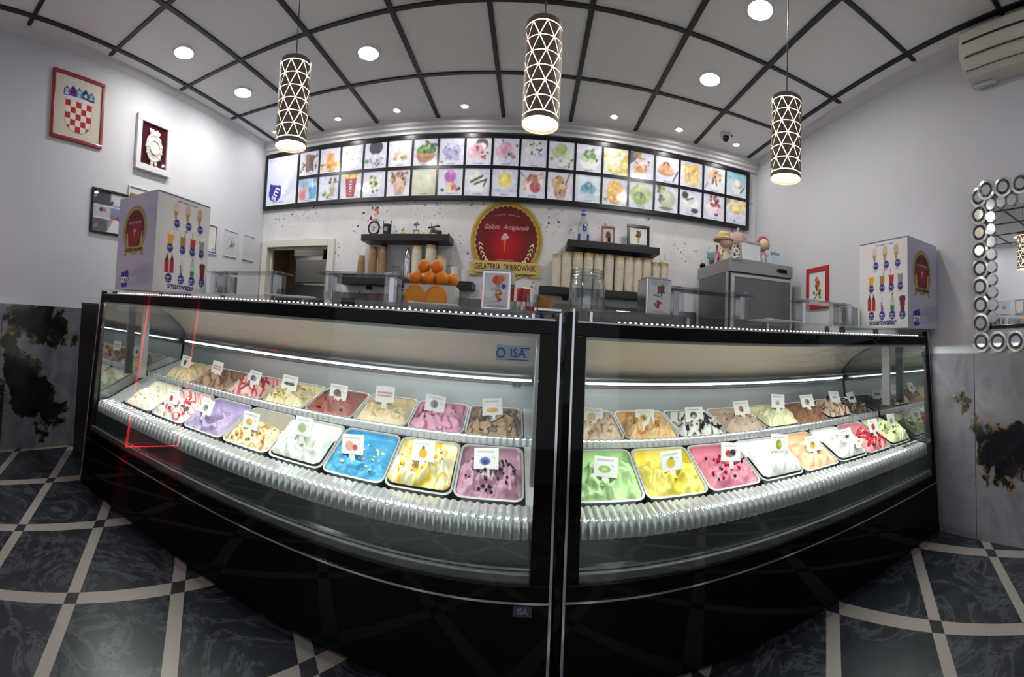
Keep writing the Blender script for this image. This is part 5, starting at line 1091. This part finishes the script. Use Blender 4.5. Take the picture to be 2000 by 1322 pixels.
# napkin dispensers
def dispenser(label, c, u, s, w, d, h, pic, rz):
    t = thing('napkin_dispenser', label, 'napkin dispenser', on(c, u, s), c[2] + rz, 'napkin dispensers')
    MB().box(-w / 2, -d / 2, .008, w / 2, d / 2, h).build('housing', CHROME, t, bevel=.006)
    for x in (-w / 2 + .015, w / 2 - .015):
        for y in (-d / 2 + .015, d / 2 - .015): MB().cyl((x, y, 0), .008, .009, 10).build('foot', BLACK_MATT, t)
    pic.obj('printed_front', PRINT, t, (0, -d / 2 - .0015, h / 2 + .004)); MB().box(-w / 2 + .012, -d / 2 - .008, .012, w / 2 - .012, -d / 2, .02).build('slot_lip', CHROME, t)
    MB().box(-w / 2 + .01, -d / 2 + .02, h, w / 2 - .01, d / 2 - .02, h + .008).build('top_plate', STEEL, t, bevel=.003)
p = Pic(.12, .15, 44, 'dfe0e4'); p.ell(.55, .80, .22, .14, 'd8542e'); p.ell(.7, .84, .14, .11, 'e87a2c'); p.ell(.8, .62, .1, .08, '3a5cae'); p.ell(.58, .63, .07, .1, '8a94b8', 30); p.line(.3, .5, .6, .6, .03, 'd8a48a'); p.line(.5, .5, .7, .48, .03, 'c87a4a'); p.ell(.2, .4, .2, .1, 'eef0f2'); p.specks(14, 5, ['c8702e', '5a4a8a', 'd8a040', 'b03a3a'], .03, .06, (.5, .2, .72, .42)); p.words(.25, .16, .45, .02, '6a6e9a', 4); p.rect(.15, .02, .8, .06, 'b9bf9a')
dispenser('chrome napkin dispenser with colourful print under the round sign', caseL, 2.49, .50, .145, .12, .185, p, -.16)
p = Pic(.12, .15, 44, 'e2e3e4'); p.ell(.5, .95, .4, .16, 'c9ccd0'); p.poly([(.4, .82), (.75, .85), (.7, .62), (.45, .6)], '6a4a54'); p.specks(10, 6, ['8a3a3a', '4a4a5a', 'a86a5a'], .03, .06, (.4, .55, .78, .85)); p.line(.25, .55, .6, .5, .02, '4a62a8'); p.specks(12, 7, ['b03a2e', 'c8702e', '6a8a3a', '7a2a2a'], .03, .06, (.3, .18, .6, .38)); p.ell(.45, .02, .4, .08, 'c4cf9a')
dispenser('chrome napkin dispenser with faded print beside the glass jar', caseR, .47, .44, .14, .12, .175, p, .1)
# waffle cups and small red cans at the joint
t = thing('red_tin', 'red and silver tin standing behind the chrome dispenser', 'tin', on(caseL, 2.62, .64), 0); MB().lathe([(.034, 0), (.036, .004), (.036, .066), (.034, .07)], n=24).build('silver_part', STEEL, t, True); MB().lathe([(.0365, .066), (.037, .125), (.034, .132), (.0001, .132)], n=24).build('red_part', mat('tin_red', 'b3202c', .3), t, True); MB().torus((0, 0, .13), .033, .003, 24, 6).build('rim', STEEL, t, True)
t = thing('clear_cup', 'clear drinking glass with red print between tin and wafers', 'glass', on(caseL, 2.655, .42), 0); MB().lathe([(.026, 0), (.034, .085), (.032, .085), (.024, .004), (.0001, .004)], n=24).build('body', ACRYL, t, True); MB().lathe([(.0272, .01), (.0292, .032)], n=24).build('printed_band', mat('tin_red'), t, True)
WAF = mat('wafer', 'c08a48', .7, bump=(150, .4)); WAFD = mat('wafer_rim', 'a87438', .7)
def wafers(label, c, u, s, n, r, hh):
    t = thing('wafer_cup_stack', label, 'wafer cups', on(c, u, s), group='wafer cup stacks'); me = MB().lathe([(r * .8, 0), (r, hh * .8), (r * 1.04, hh), (r * .96, hh), (r * .76, .004), (.0001, .004)], n=20).mesh('wafer_cup', WAF, True)
    for k in range(n): link('wafer_cup', me, t, (0, 0, k * hh * .62), (0, 0, k * .7))
wafers('short stack of wafer cups left of the joint, next to the clear glass', caseL, 2.70, .46, 6, .021, .02)
wafers('narrow stack of wafer cups right of the large wafer bowl', caseL, 2.70 + .1 - .03, .60, 5, .018, .02)
t = thing('wafer_bowl', 'large open wafer bowl leaning beside the wafer stacks', 'wafer bowl', on(caseL, 2.735, .56, .0), 0); MB().lathe([(.028, 0), (.038, .06), (.044, .085), (.041, .085), (.034, .055), (.024, .004), (.0001, .004)], n=24).build('bowl', WAF, t, True); MB().torus((0, 0, .085), .0425, .0025, 24, 6).build('rim', WAFD, t, True)
# steel sleeve over the joint of the two cases
t = thing('joint_sleeve', 'polished steel corner sleeve on top of the left case at the joint', 'sleeve', on(caseL, 2.70, .08, 0), caseL[2]); MB().box(-.035, .0, .0, .06, .3, .012).build('sleeve', CHROME, t, bevel=.003); MB().box(-.033, .3, .0, .058, .31, .03).build('back_lip', CHROME, t, bevel=.002)
t = thing('joint_post', 'pair of thin polished upright trims closing the joint between the cases', 'post', (.15, 1.5425, 0), .04); MB().prism([(.0, .0), (.0, 1.285), (.1, 1.285), (.05, 0)], 'x', -.012, .012).build('black_core', BLACK_GLOSS, t, loc=(0, .012, 0))
# glass jar with coins
t = thing('glass_jar', 'big clear glass jar with copper coins in the bottom, right of the joint', 'jar', on(caseR, .112, .40), 0)
MB().lathe([(.075, 0), (.086, .012), (.086, .125), (.078, .145), (.074, .15), (.074, .185), (.071, .185), (.071, .15), (.082, .123), (.082, .012), (.07, .006), (.0001, .006)], n=40).build('body', ACRYL, t, True)
for z in (.155, .168, .182): MB().torus((0, 0, z), .0755, .0022, 40, 6).build('thread_ring', ACRYL, t, True)
CO = [mat('copper_coin', 'a8623e', .3, .9), mat('brass_coin', 'b8924e', .3, .9), mat('dark_coin', '7a4a34', .35, .9)]
q = random.Random(12)
for k in range(30):
    a, r = q.uniform(0, 6.28), q.uniform(.01, .058); o = thing('coin', 'small coin lying in the bottom of the glass jar', 'coin', on(caseR, .112 + r * cos(a), .40 + r * sin(a), .008 + .0045 * (k % 7)), 0, 'coins in the glass jar', (q.uniform(-.25, .25), q.uniform(-.25, .25), 0)); link('coin_disc', MB().cyl((0, 0, 0), q.uniform(.009, .013), .002, 16).mesh('coin_disc', CO[k % 3]), o)
# things behind the cases on the staff side
t = thing('work_counter', 'dark worktop counter along the back wall under the shelves', 'counter', (-.3, YB - .33, 0)); MB().box(-1.75, -.28, .08, 1.95, .31, .96).build('cabinet', mat('counter_grey', '4a4a4e', .5), t); MB().box(-1.77, -.31, .96, 1.97, .31, 1.0).build('worktop', BLACK_WOOD, t, bevel=.004); MB().box(-1.7, -.22, 0, 1.9, .3, .08).build('plinth', BLACK_MATT, t)
for k in range(6): x = -1.74 + k * .615; MB().box(x + .005, -.298, .1, x + .605, -.281, .94).build('cabinet_door', mat('counter_grey'), t, bevel=.003)
t = thing('card_terminal', 'small black device behind the acrylic stand near the doorway', 'device', (-1.86, YB - .40, 1.0)); MB().box(-.06, -.05, 0, .06, .05, .42).build('body', BLACK_MATT, t, bevel=.008); MB().box(-.05, -.054, .2, .05, -.05, .38).build('screen', BLACK_GLOSS, t)
t = thing('dark_vase', 'small dark patterned pot behind the napkin pile', 'pot', (-.80, YB - .45, 1.0)); MB().lathe([(.05, 0), (.075, .12), (.07, .25), (.05, .34), (.055, .38), (.045, .38), (.0001, .36)], n=24).build('body', mat('dark_pottery', '4a4440', .5, bump=(40, .6)), t, True); MB().torus((0, 0, .38), .05, .006, 24, 6).build('rim', BROWN, t, True)

# ================================================================== STEEL FRIDGE AND THE THINGS ON TOP
FX0, FX1, FY0, FY1, FZ = 1.735, 2.45, 3.28, 4.02, 1.905
FS = mat('fridge_steel', '9fa2a5', .38, .75); FD = mat('fridge_door_steel', '77797c', .34, .8); FP = mat('fridge_profile', 'c4c6c9', .3, .7)
t = thing('steel_fridge', 'tall stainless steel fridge in the right back corner', 'fridge', ((FX0 + FX1) / 2, (FY0 + FY1) / 2, 0)); fw, fd = (FX1 - FX0) / 2, (FY1 - FY0) / 2
MB().box(-fw, -fd + .03, .1, fw, fd, FZ - .11).build('body', FD, t, bevel=.004); MB().box(-fw - .003, -fd, FZ - .11, fw + .003, fd, FZ).build('header', FS, t, bevel=.004)
MB().box(-fw + .012, -fd - .005, .14, fw - .01, -fd + .028, FZ - .13).build('door', FD, t, bevel=.004)
for a in ((-fw + .012, .14, -fw + .045, FZ - .13), (fw - .035, .14, fw - .01, FZ - .13), (-fw + .045, FZ - .155, fw - .035, FZ - .13), (-fw + .045, .14, fw - .035, .165)): MB().box(a[0], -fd - .014, a[1], a[2], -fd - .005, a[3]).build('door_trim', FP, t, bevel=.003)
MB().box(-fw - .006, -fd + .03, .1, -fw, -fd + .07, FZ - .11).build('corner_profile', FP, t); MB().box(-fw - .006, fd - .05, .1, -fw, fd, FZ - .11).build('corner_profile', FP, t)
MB().box(fw - .17, -fd - .004, FZ - .075, fw - .07, -fd, FZ - .04).build('display', BLACK_GLOSS, t); MB().box(fw - .19, -fd - .003, FZ - .07, fw - .175, -fd, FZ - .045).build('key_pad', BLACK_MATT, t)
MB().box(-fw + .03, -fd - .006, FZ - .02, -fw + .13, -fd, FZ - .006).build('name_plate', mat('plate_grey', '7d828c', .4, .5), t)
for x in (-fw + .08, fw - .08):
    for y in (-fd + .08, fd - .08): MB().cyl((x, y, 0), .03, .1, 14).build('leg', BLACK_MATT, t)
def top(name, label, cat, x, y, rz=0): return thing(name, label, cat, (x, y, FZ), rz)
t = top('sunglasses', 'black sunglasses lying on the left rear edge of the steel fridge', 'sunglasses', 1.80, 3.95, -.5)
for s_ in (-1, 1): MB().ball((s_ * .036, 0, .03), .03, 14, 8, (1, .35, .85)).build('lens', BLACK_GLOSS, t, True); MB().tube([(s_ * .066, 0, .035), (s_ * .07, .09, .03), (s_ * .068, .12, .008)], .005, 6).build('temple', BLACK_MATT, t)
MB().tube([(-.01, 0, .038), (.01, 0, .038)], .005, 6).build('bridge', BLACK_MATT, t)
p = Pic(.15, .14, 30, 'aab9c0'); p.rect(.05, .55, .95, .95, '6a9aa8'); p.rect(.15, .1, .85, .5, '8a6a7a'); p.rect(.3, .15, .6, .45, '5a4a5c'); p.line(.05, .55, .95, .6, .03, '3f7486')
picture_frame('postcard_stand', 'leaning teal and grey postcard behind the red bottle', .17, .16, .008, mat('pale_card_frame', 'b4bcc2', .5), p, (1.84, 3.86, FZ + .081), -.2, .008, tilt=radians(-10))
t = top('red_bottle', 'small red and white patterned glass bottle on the steel fridge', 'bottle', 1.785, 3.66); MB().lathe([(.022, 0), (.026, .01), (.024, .05), (.027, .085), (.012, .13), (.010, .165)], n=20).build('body', vcol_mat('red_bottle_print', .2), t, True); o = t.children[0]; q = random.Random(9); set_col(o.data, np.array([srgb('d8c4c4') if q.random() < .3 else srgb('a01c34') for _ in o.data.vertices])); MB().cyl((0, 0, .165), .012, .01, 14).build('cap', mat('cap_red', '7a1626', .4), t)
STRAWH = mat('straw', 'c2ab74', .8, bump=(120, .5)); DRESS = mat('beige_dress', 'cfc2a8', .8); HAIRP = mat('pink_hood', 'b0606c', .7); ZEB = vcol_mat('zebra_cloth', .8)
t = top('straw_hat_doll', 'cloth doll with a wide straw hat on the steel fridge', 'doll', 1.845, 3.60)
MB().lathe([(.05, 0), (.045, .04), (.03, .1), (.022, .15), (.0001, .16)], n=20).build('body', DRESS, t, True); MB().ball((0, -.005, .205), .062, 18, 12).build('head', SKIN, t, True); MB().lathe([(.10, -.012), (.105, 0), (.07, .012), (.066, .05), (.04, .07), (.0001, .075)], (-.012, .02, .225), 28).build('hat', STRAWH, t, True); t.children[-1].rotation_euler = (0, 0, 0)
for sx in (-1, 1): MB().tube([(sx * .03, 0, .135), (sx * .06, -.02, .1), (sx * .055, -.04, .07)], .012, 8).build('arm', DRESS, t, True); MB().tube([(sx * .022, -.03, .02), (sx * .025, -.06, .014)], .014, 8).build('leg', BROWN, t, True)
for sx in (-1, 1): MB().ball((sx * .02, -.064, .21), .005, 8, 5).build('eye', BLACK_MATT, t)
t = top('zebra_box', 'box wrapped in black and white zebra cloth on the steel fridge', 'box', 1.905, 3.44, -.25); b = MB(); NQ = 14
for i in range(NQ + 1):
    for j in range(NQ + 1): b.v.append((-.055 + .11 * i / NQ, -.046, .14 * j / NQ))
b.f = [(i * (NQ + 1) + j, (i + 1) * (NQ + 1) + j, (i + 1) * (NQ + 1) + j + 1, i * (NQ + 1) + j + 1) for i in range(NQ) for j in range(NQ)]
zc = [srgb('e2e4e6') if (nz(x * 22, z * 34) + .35 * sin(z * 190 + 6 * nz(x * 30, z * 14))) > -.08 else srgb('2a2c32') for x, y, z in b.v]; o = b.build('zebra_front', ZEB, t); set_col(o.data, np.array(zc)); MB().box(-.055, -.045, 0, .055, .045, .14).build('box', mat('zebra_white', 'cfd2d6', .8), t, bevel=.006)
t = top('pumpkin_plush', 'large round dusty pink plush pumpkin with a pale stem on a dark stand', 'plush', 2.09, 3.80)
MB().lathe([(.05, 0), (.04, .02), (.03, .15), (.055, .165), (.0001, .165)], n=22).build('stand', BROWN, t, True); b = MB(); n, m = 48, 16
for k in range(m + 1):
    f_ = pi * k / m
    for i in range(n):
        a = 2 * pi * i / n; r = .115 * sin(f_) * (1 - .05 * abs(sin(a * 4))) + 1e-5; b.v.append((r * cos(a), r * sin(a), .268 - .105 * cos(f_) * (1 - .12 * cos(f_) ** 4)))
b.f = [(k * n + i, k * n + (i + 1) % n, (k + 1) * n + (i + 1) % n, (k + 1) * n + i) for k in range(m) for i in range(n)]
b.build('plush_body', mat('dusty_pink_cloth', 'b59a8e', .9), t, True); MB().tube([(0, 0, .355), (.005, -.01, .38), (.0, -.02, .40)], .014, 8).build('stem', DRESS, t, True); MB().tube([(0, -.07, .345), (.01, -.1, .33)], .006, 6).build('tendril', DRESS, t, True)
p = Pic(.22, .15, 40, 'dadde2'); [p.words(.15, .8 - .09 * k, .7, .025, 'a8acb6', k, .6) for k in range(7)]; p.rect(.62, .1, .85, .2, 'c9ced8')
picture_frame('certificate_frame', 'silver framed white certificate standing at the front of the steel fridge', .26, .185, .016, mat('silver_frame', 'b9b0a8', .3, .6), p, (2.01, 3.38, FZ + .094), .12, .016, tilt=radians(-8))
t = top('pink_hood_doll', 'cloth doll in a pink hood right of the certificate frame', 'doll', 2.235, 3.50)
MB().lathe([(.035, 0), (.036, .06), (.026, .12), (.0001, .14)], n=20).build('skirt', ZEB, t, True); q = random.Random(5); set_col(t.children[0].data, np.array([srgb('e0e0e4') if q.random() < .6 else srgb('2c2c34') for _ in t.children[0].data.vertices]))
MB().lathe([(.03, .08), (.026, .13), (.015, .15)], n=18).build('bodice', mat('pink_cloth', 'b8838c', .8), t, True); MB().ball((0, -.008, .205), .056, 18, 12).build('head', SKIN, t, True); b = MB()
for k in range(11): a = radians(-20 + k * 22); b.ball((.062 * cos(a), .004, .212 + .062 * sin(a)), .019, 10, 6)
b.build('hood_frill', HAIRP, t, True); MB().ball((0, .018, .21), .06, 16, 10, (1, .7, 1)).build('hood', HAIRP, t, True)
for sx in (-1, 1): MB().ball((sx * .018, -.06, .208), .005, 8, 5).build('eye', BLACK_MATT, t); MB().tube([(sx * .026, 0, .125), (sx * .05, -.015, .105)], .01, 8).build('arm', DRESS, t, True)
p = Pic(.125, .13, 30, 'c6d6e2'); p.rect(0, .82, 1, 1, '6fa4c8'); p.rect(.35, .0, 1, .1, 'b0648c'); p.rect(0, .02, .35, .08, '7fb0cf'); [p.words(.15, .7 - .12 * k, .6, .03, '9fb4c6', k, .5) for k in range(5)]; p.ell(.08, .88, .14, .12, '4a9a96')
picture_frame('notice_stand', 'small pale blue printed notice at the right front of the steel fridge', .14, .145, .008, mat('notice_white', 'c9d6de', .5), p, (2.345, 3.44, FZ + .0735), .1, .008, tilt=radians(-8))

# ================================================================== PICTURES ON THE SIDE WALLS
def crest():
    p = Pic(.45, .46, 110, 'd3cdbf'); x0, x1, yt, yb = .22, .80, .62, .1
    cw = (x1 - x0) / 5; chh = .105
    for i in range(5):
        for j in range(5):
            X, Y = x0 + i * cw, yt - (j + 1) * chh; p.rect(X, Y, X + cw, Y + chh, 'b0343c' if (i + j) % 2 == 0 else 'e6e0d6')
    u, v = p.u, p.v; cx = (x0 + x1) / 2; rx = (x1 - x0) / 2; out = ((v < .30) & (((u - cx) / rx) ** 2 + ((v - .30) / .215) ** 2 > 1)); p._mix((out & (v > .05)).astype(float), 'd3cdbf')
    for k in range(40):
        a0 = pi + pi * k / 40; a1 = pi + pi * (k + 1) / 40; p.line(cx + rx * cos(a0), .30 + .215 * sin(a0), cx + rx * cos(a1), .30 + .215 * sin(a1), .005, '8a8078')
    p.line(x0, .3, x0, yt, .005, '8a8078'); p.line(x1, .3, x1, yt, .005, '8a8078')
    p.poly([(x0 - .04, .70), (x1 + .04, .70), (x1, .63), (x0, .63)], 'dcd8e0')
    sh = [('4a8ad0', 'd8c04a'), ('26306e', 'b02a44'), ('4a8ad0', 'e0e0e4'), ('26306e', 'd8b04a'), ('3f7cc8', 'c03a44')]; w = (x1 - x0 + .1) / 5
    for k, (c, d) in enumerate(sh):
        X = x0 - .05 + k * w; z = .68 + .02 * (1 - abs(k - 2) / 2); h = .12 if k % 2 else .10
        p.poly([(X, z), (X + w, z), (X + w * 1.02, z + h), (X + w / 2, z + h + .07), (X - .002, z + h)], '2458b0'); p.poly([(X + .012, z + .01), (X + w - .012, z + .01), (X + w - .012, z + h - .008), (X + w / 2, z + h + .045), (X + .012, z + h - .008)], c)
        if k == 0: p.ell(X + w / 2, z + .09, .03, .03, d); p.ell(X + w / 2, z + .035, .04, .015, 'e6e6ea')
        if k == 1: p.rect(X + .012, z + .03, X + w - .012, z + .055, d); p.rect(X + .012, z + .085, X + w - .012, z + .11, d)
        if k == 2: p.ell(X + w / 2 - .02, z + .09, .018, .022, 'd8c86a'); p.ell(X + w / 2 + .02, z + .09, .018, .022, 'd8c86a'); p.ell(X + w / 2, z + .04, .018, .022, 'd8c86a')
        if k == 3: p.ell(X + w / 2, z + .06, .04, .028, d); p.ell(X + w / 2 + .01, z + .085, .018, .02, 'e8dcc0')
        if k == 4: p.line(X + .02, z + .03, X + w - .02, z + .03, .014, '1c2450'); p.line(X + .02, z + .05, X + w - .02, z + .05, .006, 'e8e8ea'); p.ell(X + w / 2, z + .1, .022, .024, 'd8c04a')
    return p
REDF = mat('dark_red_frame', '8e2226', .25, coat=.4); WF = mat('white_frame', 'd4d5d9', .4)
picture_frame('coat_of_arms_picture', 'dark red framed picture of a red and white chequered coat of arms', .52, .53, .028, REDF, crest(), (XL, 1.54, 2.72), pi / 2, .022)
t = picture_frame('relief_picture', 'white deep framed maroon picture with a white ornamental relief', .43, .475, .055, WF, Pic(.33, .375, 20, '431420'), (XL, 2.385, 2.625), pi / 2, .04)
b = MB(); q = random.Random(8); b.ball((0, 0, -.02), .085, 20, 12, (1, .16, 1.25))
for k in range(26):
    a = 2 * pi * k / 26; b.ball((.088 * cos(a), 0, -.02 + .115 * sin(a)), q.uniform(.014, .024), 8, 5, (1, .5, 1))
for k in range(5): b.ball((-.05 + k * .025, 0, .115 + .012 * (k % 2)), .018, 8, 5, (1, .5, 1))
b.ball((0, 0, .1), .05, 12, 8, (1.1, .25, .5)); b.ball((-.055, 0, .13), .014, 8, 5, (1, .5, 1)); b.ball((.055, 0, .115), .014, 8, 5, (1, .5, 1)); b.ball((-.02, -.0, -.165), .022, 8, 5, (1, .5, 1)); b.ball((.03, 0, -.16), .02, 8, 5, (1, .5, 1))
b.build('relief', mat('white_plaster', 'd6d3cf', .6), t, True, loc=(0, -.03, 0)); MB().torus((0, -.046, -.02), .06, .004, 30, 6, 'y').build('relief_ring', mat('white_plaster'), t, True)
p = Pic(.38, .33, 60, '8a8c96'); p.rect(0, .66, .48, 1, '4a4c58'); p.rect(.5, .7, 1, 1, 'c9ccd6'); p.rect(0, .34, .5, .63, 'b4b6c2'); p.rect(0, 0, .42, .32, '5c5a62'); p.rect(.5, .36, .98, .68, '7a86b0'); p.ell(.75, .3, .14, .14, '8a5a4c'); p.poly([(.42, 0), (1, 0), (1, .3), (.6, .34)], 'd4d6dc'); p.line(0, .645, 1, .65, .012, 'e0e2e6'); p.line(0, .33, .5, .335, .012, 'e0e2e6'); p.specks(12, 3, ['3a3c48', 'a86a54', 'd8dae0', '6a7ab0'], .04, .08)
picture_frame('photo_collage', 'black framed photo collage partly behind the left promotional box', .42, .37, .02, BLACK_FRAME, p, (XL, 1.94, 1.955), pi / 2, .018)
p = Pic(.2, .28, 50, 'e0ddd2'); p.rect(0, 0, 1, 1, '3d62a8'); p.rect(.09, .05, .91, .95, 'ddd9cc'); p.words(.25, .85, .5, .04, '8a7a5a', 3); [p.words(.2, .74 - .06 * k, .6, .015, '9a9a94', k, .6) for k in range(8)]; p.ell(.78, .13, .1, .08, 'd8a83a'); p.ell(.78, .1, .05, .05, 'b04a2a'); p.ell(.15, .12, .12, .1, '5a6a8a'); p.poly([(.05, .05), (.95, .05), (.95, .12), (.05, .2)], 'c9ced8', .7)
picture_frame('blue_certificate', 'certificate with blue border and gold seal on the left wall', .23, .305, .012, mat('clear_edge_frame', 'c4cad4', .25), p, (XL, 3.27, 1.93), pi / 2, .012)
p = Pic(.21, .26, 44, 'c9ccd2'); [p.words(.12, .75 - .1 * k, .75, .03, '6a6e78', k + 3, .7) for k in range(6)]; p.specks(10, 8, ['8a8e98', 'b09a8a', '5a5e6a'], .04, .08, (.45, .35, .9, .6)); p.ell(.6, .25, .25, .06, 'd8c0a8')
picture_frame('printed_notice', 'grey printed notice in a clear frame next to the blue certificate', .235, .285, .01, mat('clear_edge_frame'), p, (XL, 3.62, 1.935), pi / 2, .012)
p = Pic(.2, .26, 30, 'cdd2d6'); [p.words(.15, .8 - .09 * k, .7, .02, 'a4aab2', k + 9, .5) for k in range(8)]
picture_frame('printed_notice', 'pale printed sheet in a clear frame nearest the doorway', .225, .285, .01, mat('clear_edge_frame'), p, (XL, 3.955, 1.94), pi / 2, .012)
p = Pic(.2, .16, 24, '9a7048'); p.rect(0, .7, 1, 1, 'd8dadd'); p.specks(10, 2, ['7a5434', 'b48a5c'], .06, .12, (0, 0, 1, .6))
picture_frame('small_plaque', 'small brown and white plaque on the wall just above the left promotional box', .23, .19, .012, WF, p, (XL, 2.24, 2.135), pi / 2, .02)
p = Pic(.24, .29, 44, 'd9dadc'); p.rect(.04, .03, .96, .97, 'dfe0e2'); p.specks(12, 14, ['b0543a', 'c88a4a', '7a3a34'], .05, .09, (.4, .5, .62, .85)); p.specks(12, 15, ['5a6a44', 'c8b460', '8a4a3a', '4a4650'], .04, .08, (.25, .2, .7, .5)); p.line(.3, .15, .5, .3, .02, '3a3a3c')
picture_frame('red_framed_picture', 'bright red framed picture of small figures on the right wall', .33, .365, .04, mat('bright_red_frame', 'b02a2e', .35), p, (XR, 3.03, 1.70), -pi / 2, .02)

# ================================================================== RIGHT WALL: DISC MIRROR AND AIR CONDITIONER
MIR = mat('mirror', 'e6eaec', .01, 1.0); DISCM = mat('silvered_disc', 'd9dde0', .12, .55); MIRD = mat('mirror_dark_edge', '3a3d42', .2, .8); CRY = mat('crystal_ring', '6a7078', .12, 1.0, bump=(90, .9))
t = thing('disc_mirror', 'wall mirror framed by rows of round ringed mirror discs on the right wall', 'mirror', (XR, .86, 1.675))
MB().box(-.018, -.34, -.36, -.006, .34, .40).build('mirror_glass', MIR, t, bevel=.003); MB().box(-.006, -.36, -.38, 0, .36, .42).build('backing', MIRD, t)
big = MB().lathe([(.0001, -.028), (.03, -.028), (.032, -.02), (.032, -.014)], n=28, axis='x').mesh('disc_centre', DISCM, True); ring = MB().torus((-.018, 0, 0), .0385, .0062, 30, 8, 'x').mesh('crystal_ring', CRY, True); outer = MB().lathe([(.063, -.012), (.063, -.022), (.061, -.026), (.047, -.028), (.045, -.022), (.045, -.012), (.063, -.012)], n=34, axis='x').mesh('disc_rim', DISCM, True); basem = MB().cyl((-.014, 0, 0), .06, .014, 30, 'x').mesh('disc_back', MIRD)
pos = [(.42, .465 - .1155 * k) for k in range(8)] + [(.42 - .13 * k, -.46) for k in range(7)] + [(.42 - .13 * k - .06, .50) for k in range(7)] + [(-.42, .465 - .1155 * k) for k in range(8)]
for k, (y, z) in enumerate(pos):
    d_ = link('mirror_disc', basem, t, (-.004 * (k % 2), y, z), scale=(1, 1.12, 1.06)); link('disc_rim', outer, d_); link('crystal_ring', ring, d_); link('disc_centre', big, d_)
small = MB().lathe([(.037, -.006), (.037, -.03), (.034, -.036), (.0001, -.036)], n=26, axis='x').mesh('small_disc', DISCM, True)
for k in range(10): link('small_disc', small, t, (0, .325, .40 - .079 * k)); link('small_disc', small, t, (0, -.325, .40 - .079 * k))
for k in range(7): link('small_disc', small, t, (0, .245 - .081 * k, .405))
t = thing('air_conditioner', 'cream wall mounted air conditioner high in the right corner of the picture', 'air conditioner', (XR, .87, 3.0)); ACM = mat('cream_plastic', 'd6d2c6', .4); ACD = mat('ac_gap', '2b2a28', .6)
prof = [(0, .165), (-.185, .155), (-.215, .12), (-.225, .03), (-.215, -.03), (-.175, -.085), (-.12, -.12), (0, -.125)]
MB().prism(prof, 'y', -.45, .45).build('body', ACM, t, bevel=.008)
def strip(n, a, b_, off, m, y0=-.42, y1=.42):
    (xa, za), (xb, zb) = a, b_; dx, dz = xb - xa, zb - za; L_ = hypot(dx, dz); nx, nz_ = -dz / L_, dx / L_
    if nx > 0: nx, nz_ = -nx, -nz_
    MB().prism([(xa, za), (xb, zb), (xb + nx * off, zb + nz_ * off), (xa + nx * off, za + nz_ * off)], 'y', y0, y1).build(n, m, t)
strip('panel_gap', (-.2225, .055), (-.224, .042), .003, ACD); strip('louver_flap', (-.222, .015), (-.214, -.032), .004, ACM, -.40, .40); strip('panel_gap', (-.213, -.036), (-.209, -.041), .004, ACD, -.41, .41); strip('lower_flap', (-.2, -.052), (-.165, -.09), .004, ACM, -.40, .40); strip('panel_gap', (-.16, -.094), (-.157, -.096), .003, ACD)
MB().box(-.15, .452, -.02, -.05, .456, .1).build('side_grille', ACM, t); MB().box(-.05, .25, -.145, -.02, .42, -.126).build('drain_bracket', mat('bracket_white', 'cfd1d4', .4), t)

# ================================================================== LEFT EDGE AND BEHIND THE CAMERA
t = thing('ribbed_bin', 'black ribbed bin cut by the left edge of the picture', 'bin', (-3.17, .77, 0)); pr = []
for k in range(18): z = .02 + k * .03; pr += [(.148 + .012 * (k / 18), z), (.158 + .012 * (k / 18), z + .008), (.158 + .012 * (k / 18), z + .018), (.148 + .012 * (k / 18), z + .026)]
MB().lathe([(.14, 0)] + pr + [(.165, .57), (.15, .575), (.0001, .56)], n=32).build('body', mat('bin_black', '101013', .3), t, True); MB().torus((0, 0, .57), .16, .01, 32, 8).build('rim', BLACK_MATT, t, True)
NEON = mat('red_neon', 'ff2a30', .4, emit='ff1c28', estr=9)
t = thing('neon_outline', 'red neon outline sign behind the photographer, seen mirrored in the left case glass', 'neon sign', (XL + .014, .0, .9)); y0, y1, z0, z1 = -.36, .42, -.86, .85
for a in (((y0, z0), (y1, z0)), ((y1, z0), (y1, z1)), ((y1, z1), (y0, z1)), ((y0, z1), (y0, z0))): MB().tube([(.05, a[0][0], a[0][1]), (.05, a[1][0], a[1][1])], .0045, 8).build('neon_tube', NEON, t, True)
for y, z in ((y0, z0), (y1, z0), (y1, z1), (y0, z1)): MB().box(0, y - .03, z - .03, .02, y + .03, z + .03).build('corner_bracket', BLACK_MATT, t)
for y, z in ((y0, 0), (y1, 0), (0, z0), (0, z1)): MB().cyl((.02, y, z), .006, .03, 8, 'x').build('tube_holder', BLACK_MATT, t)
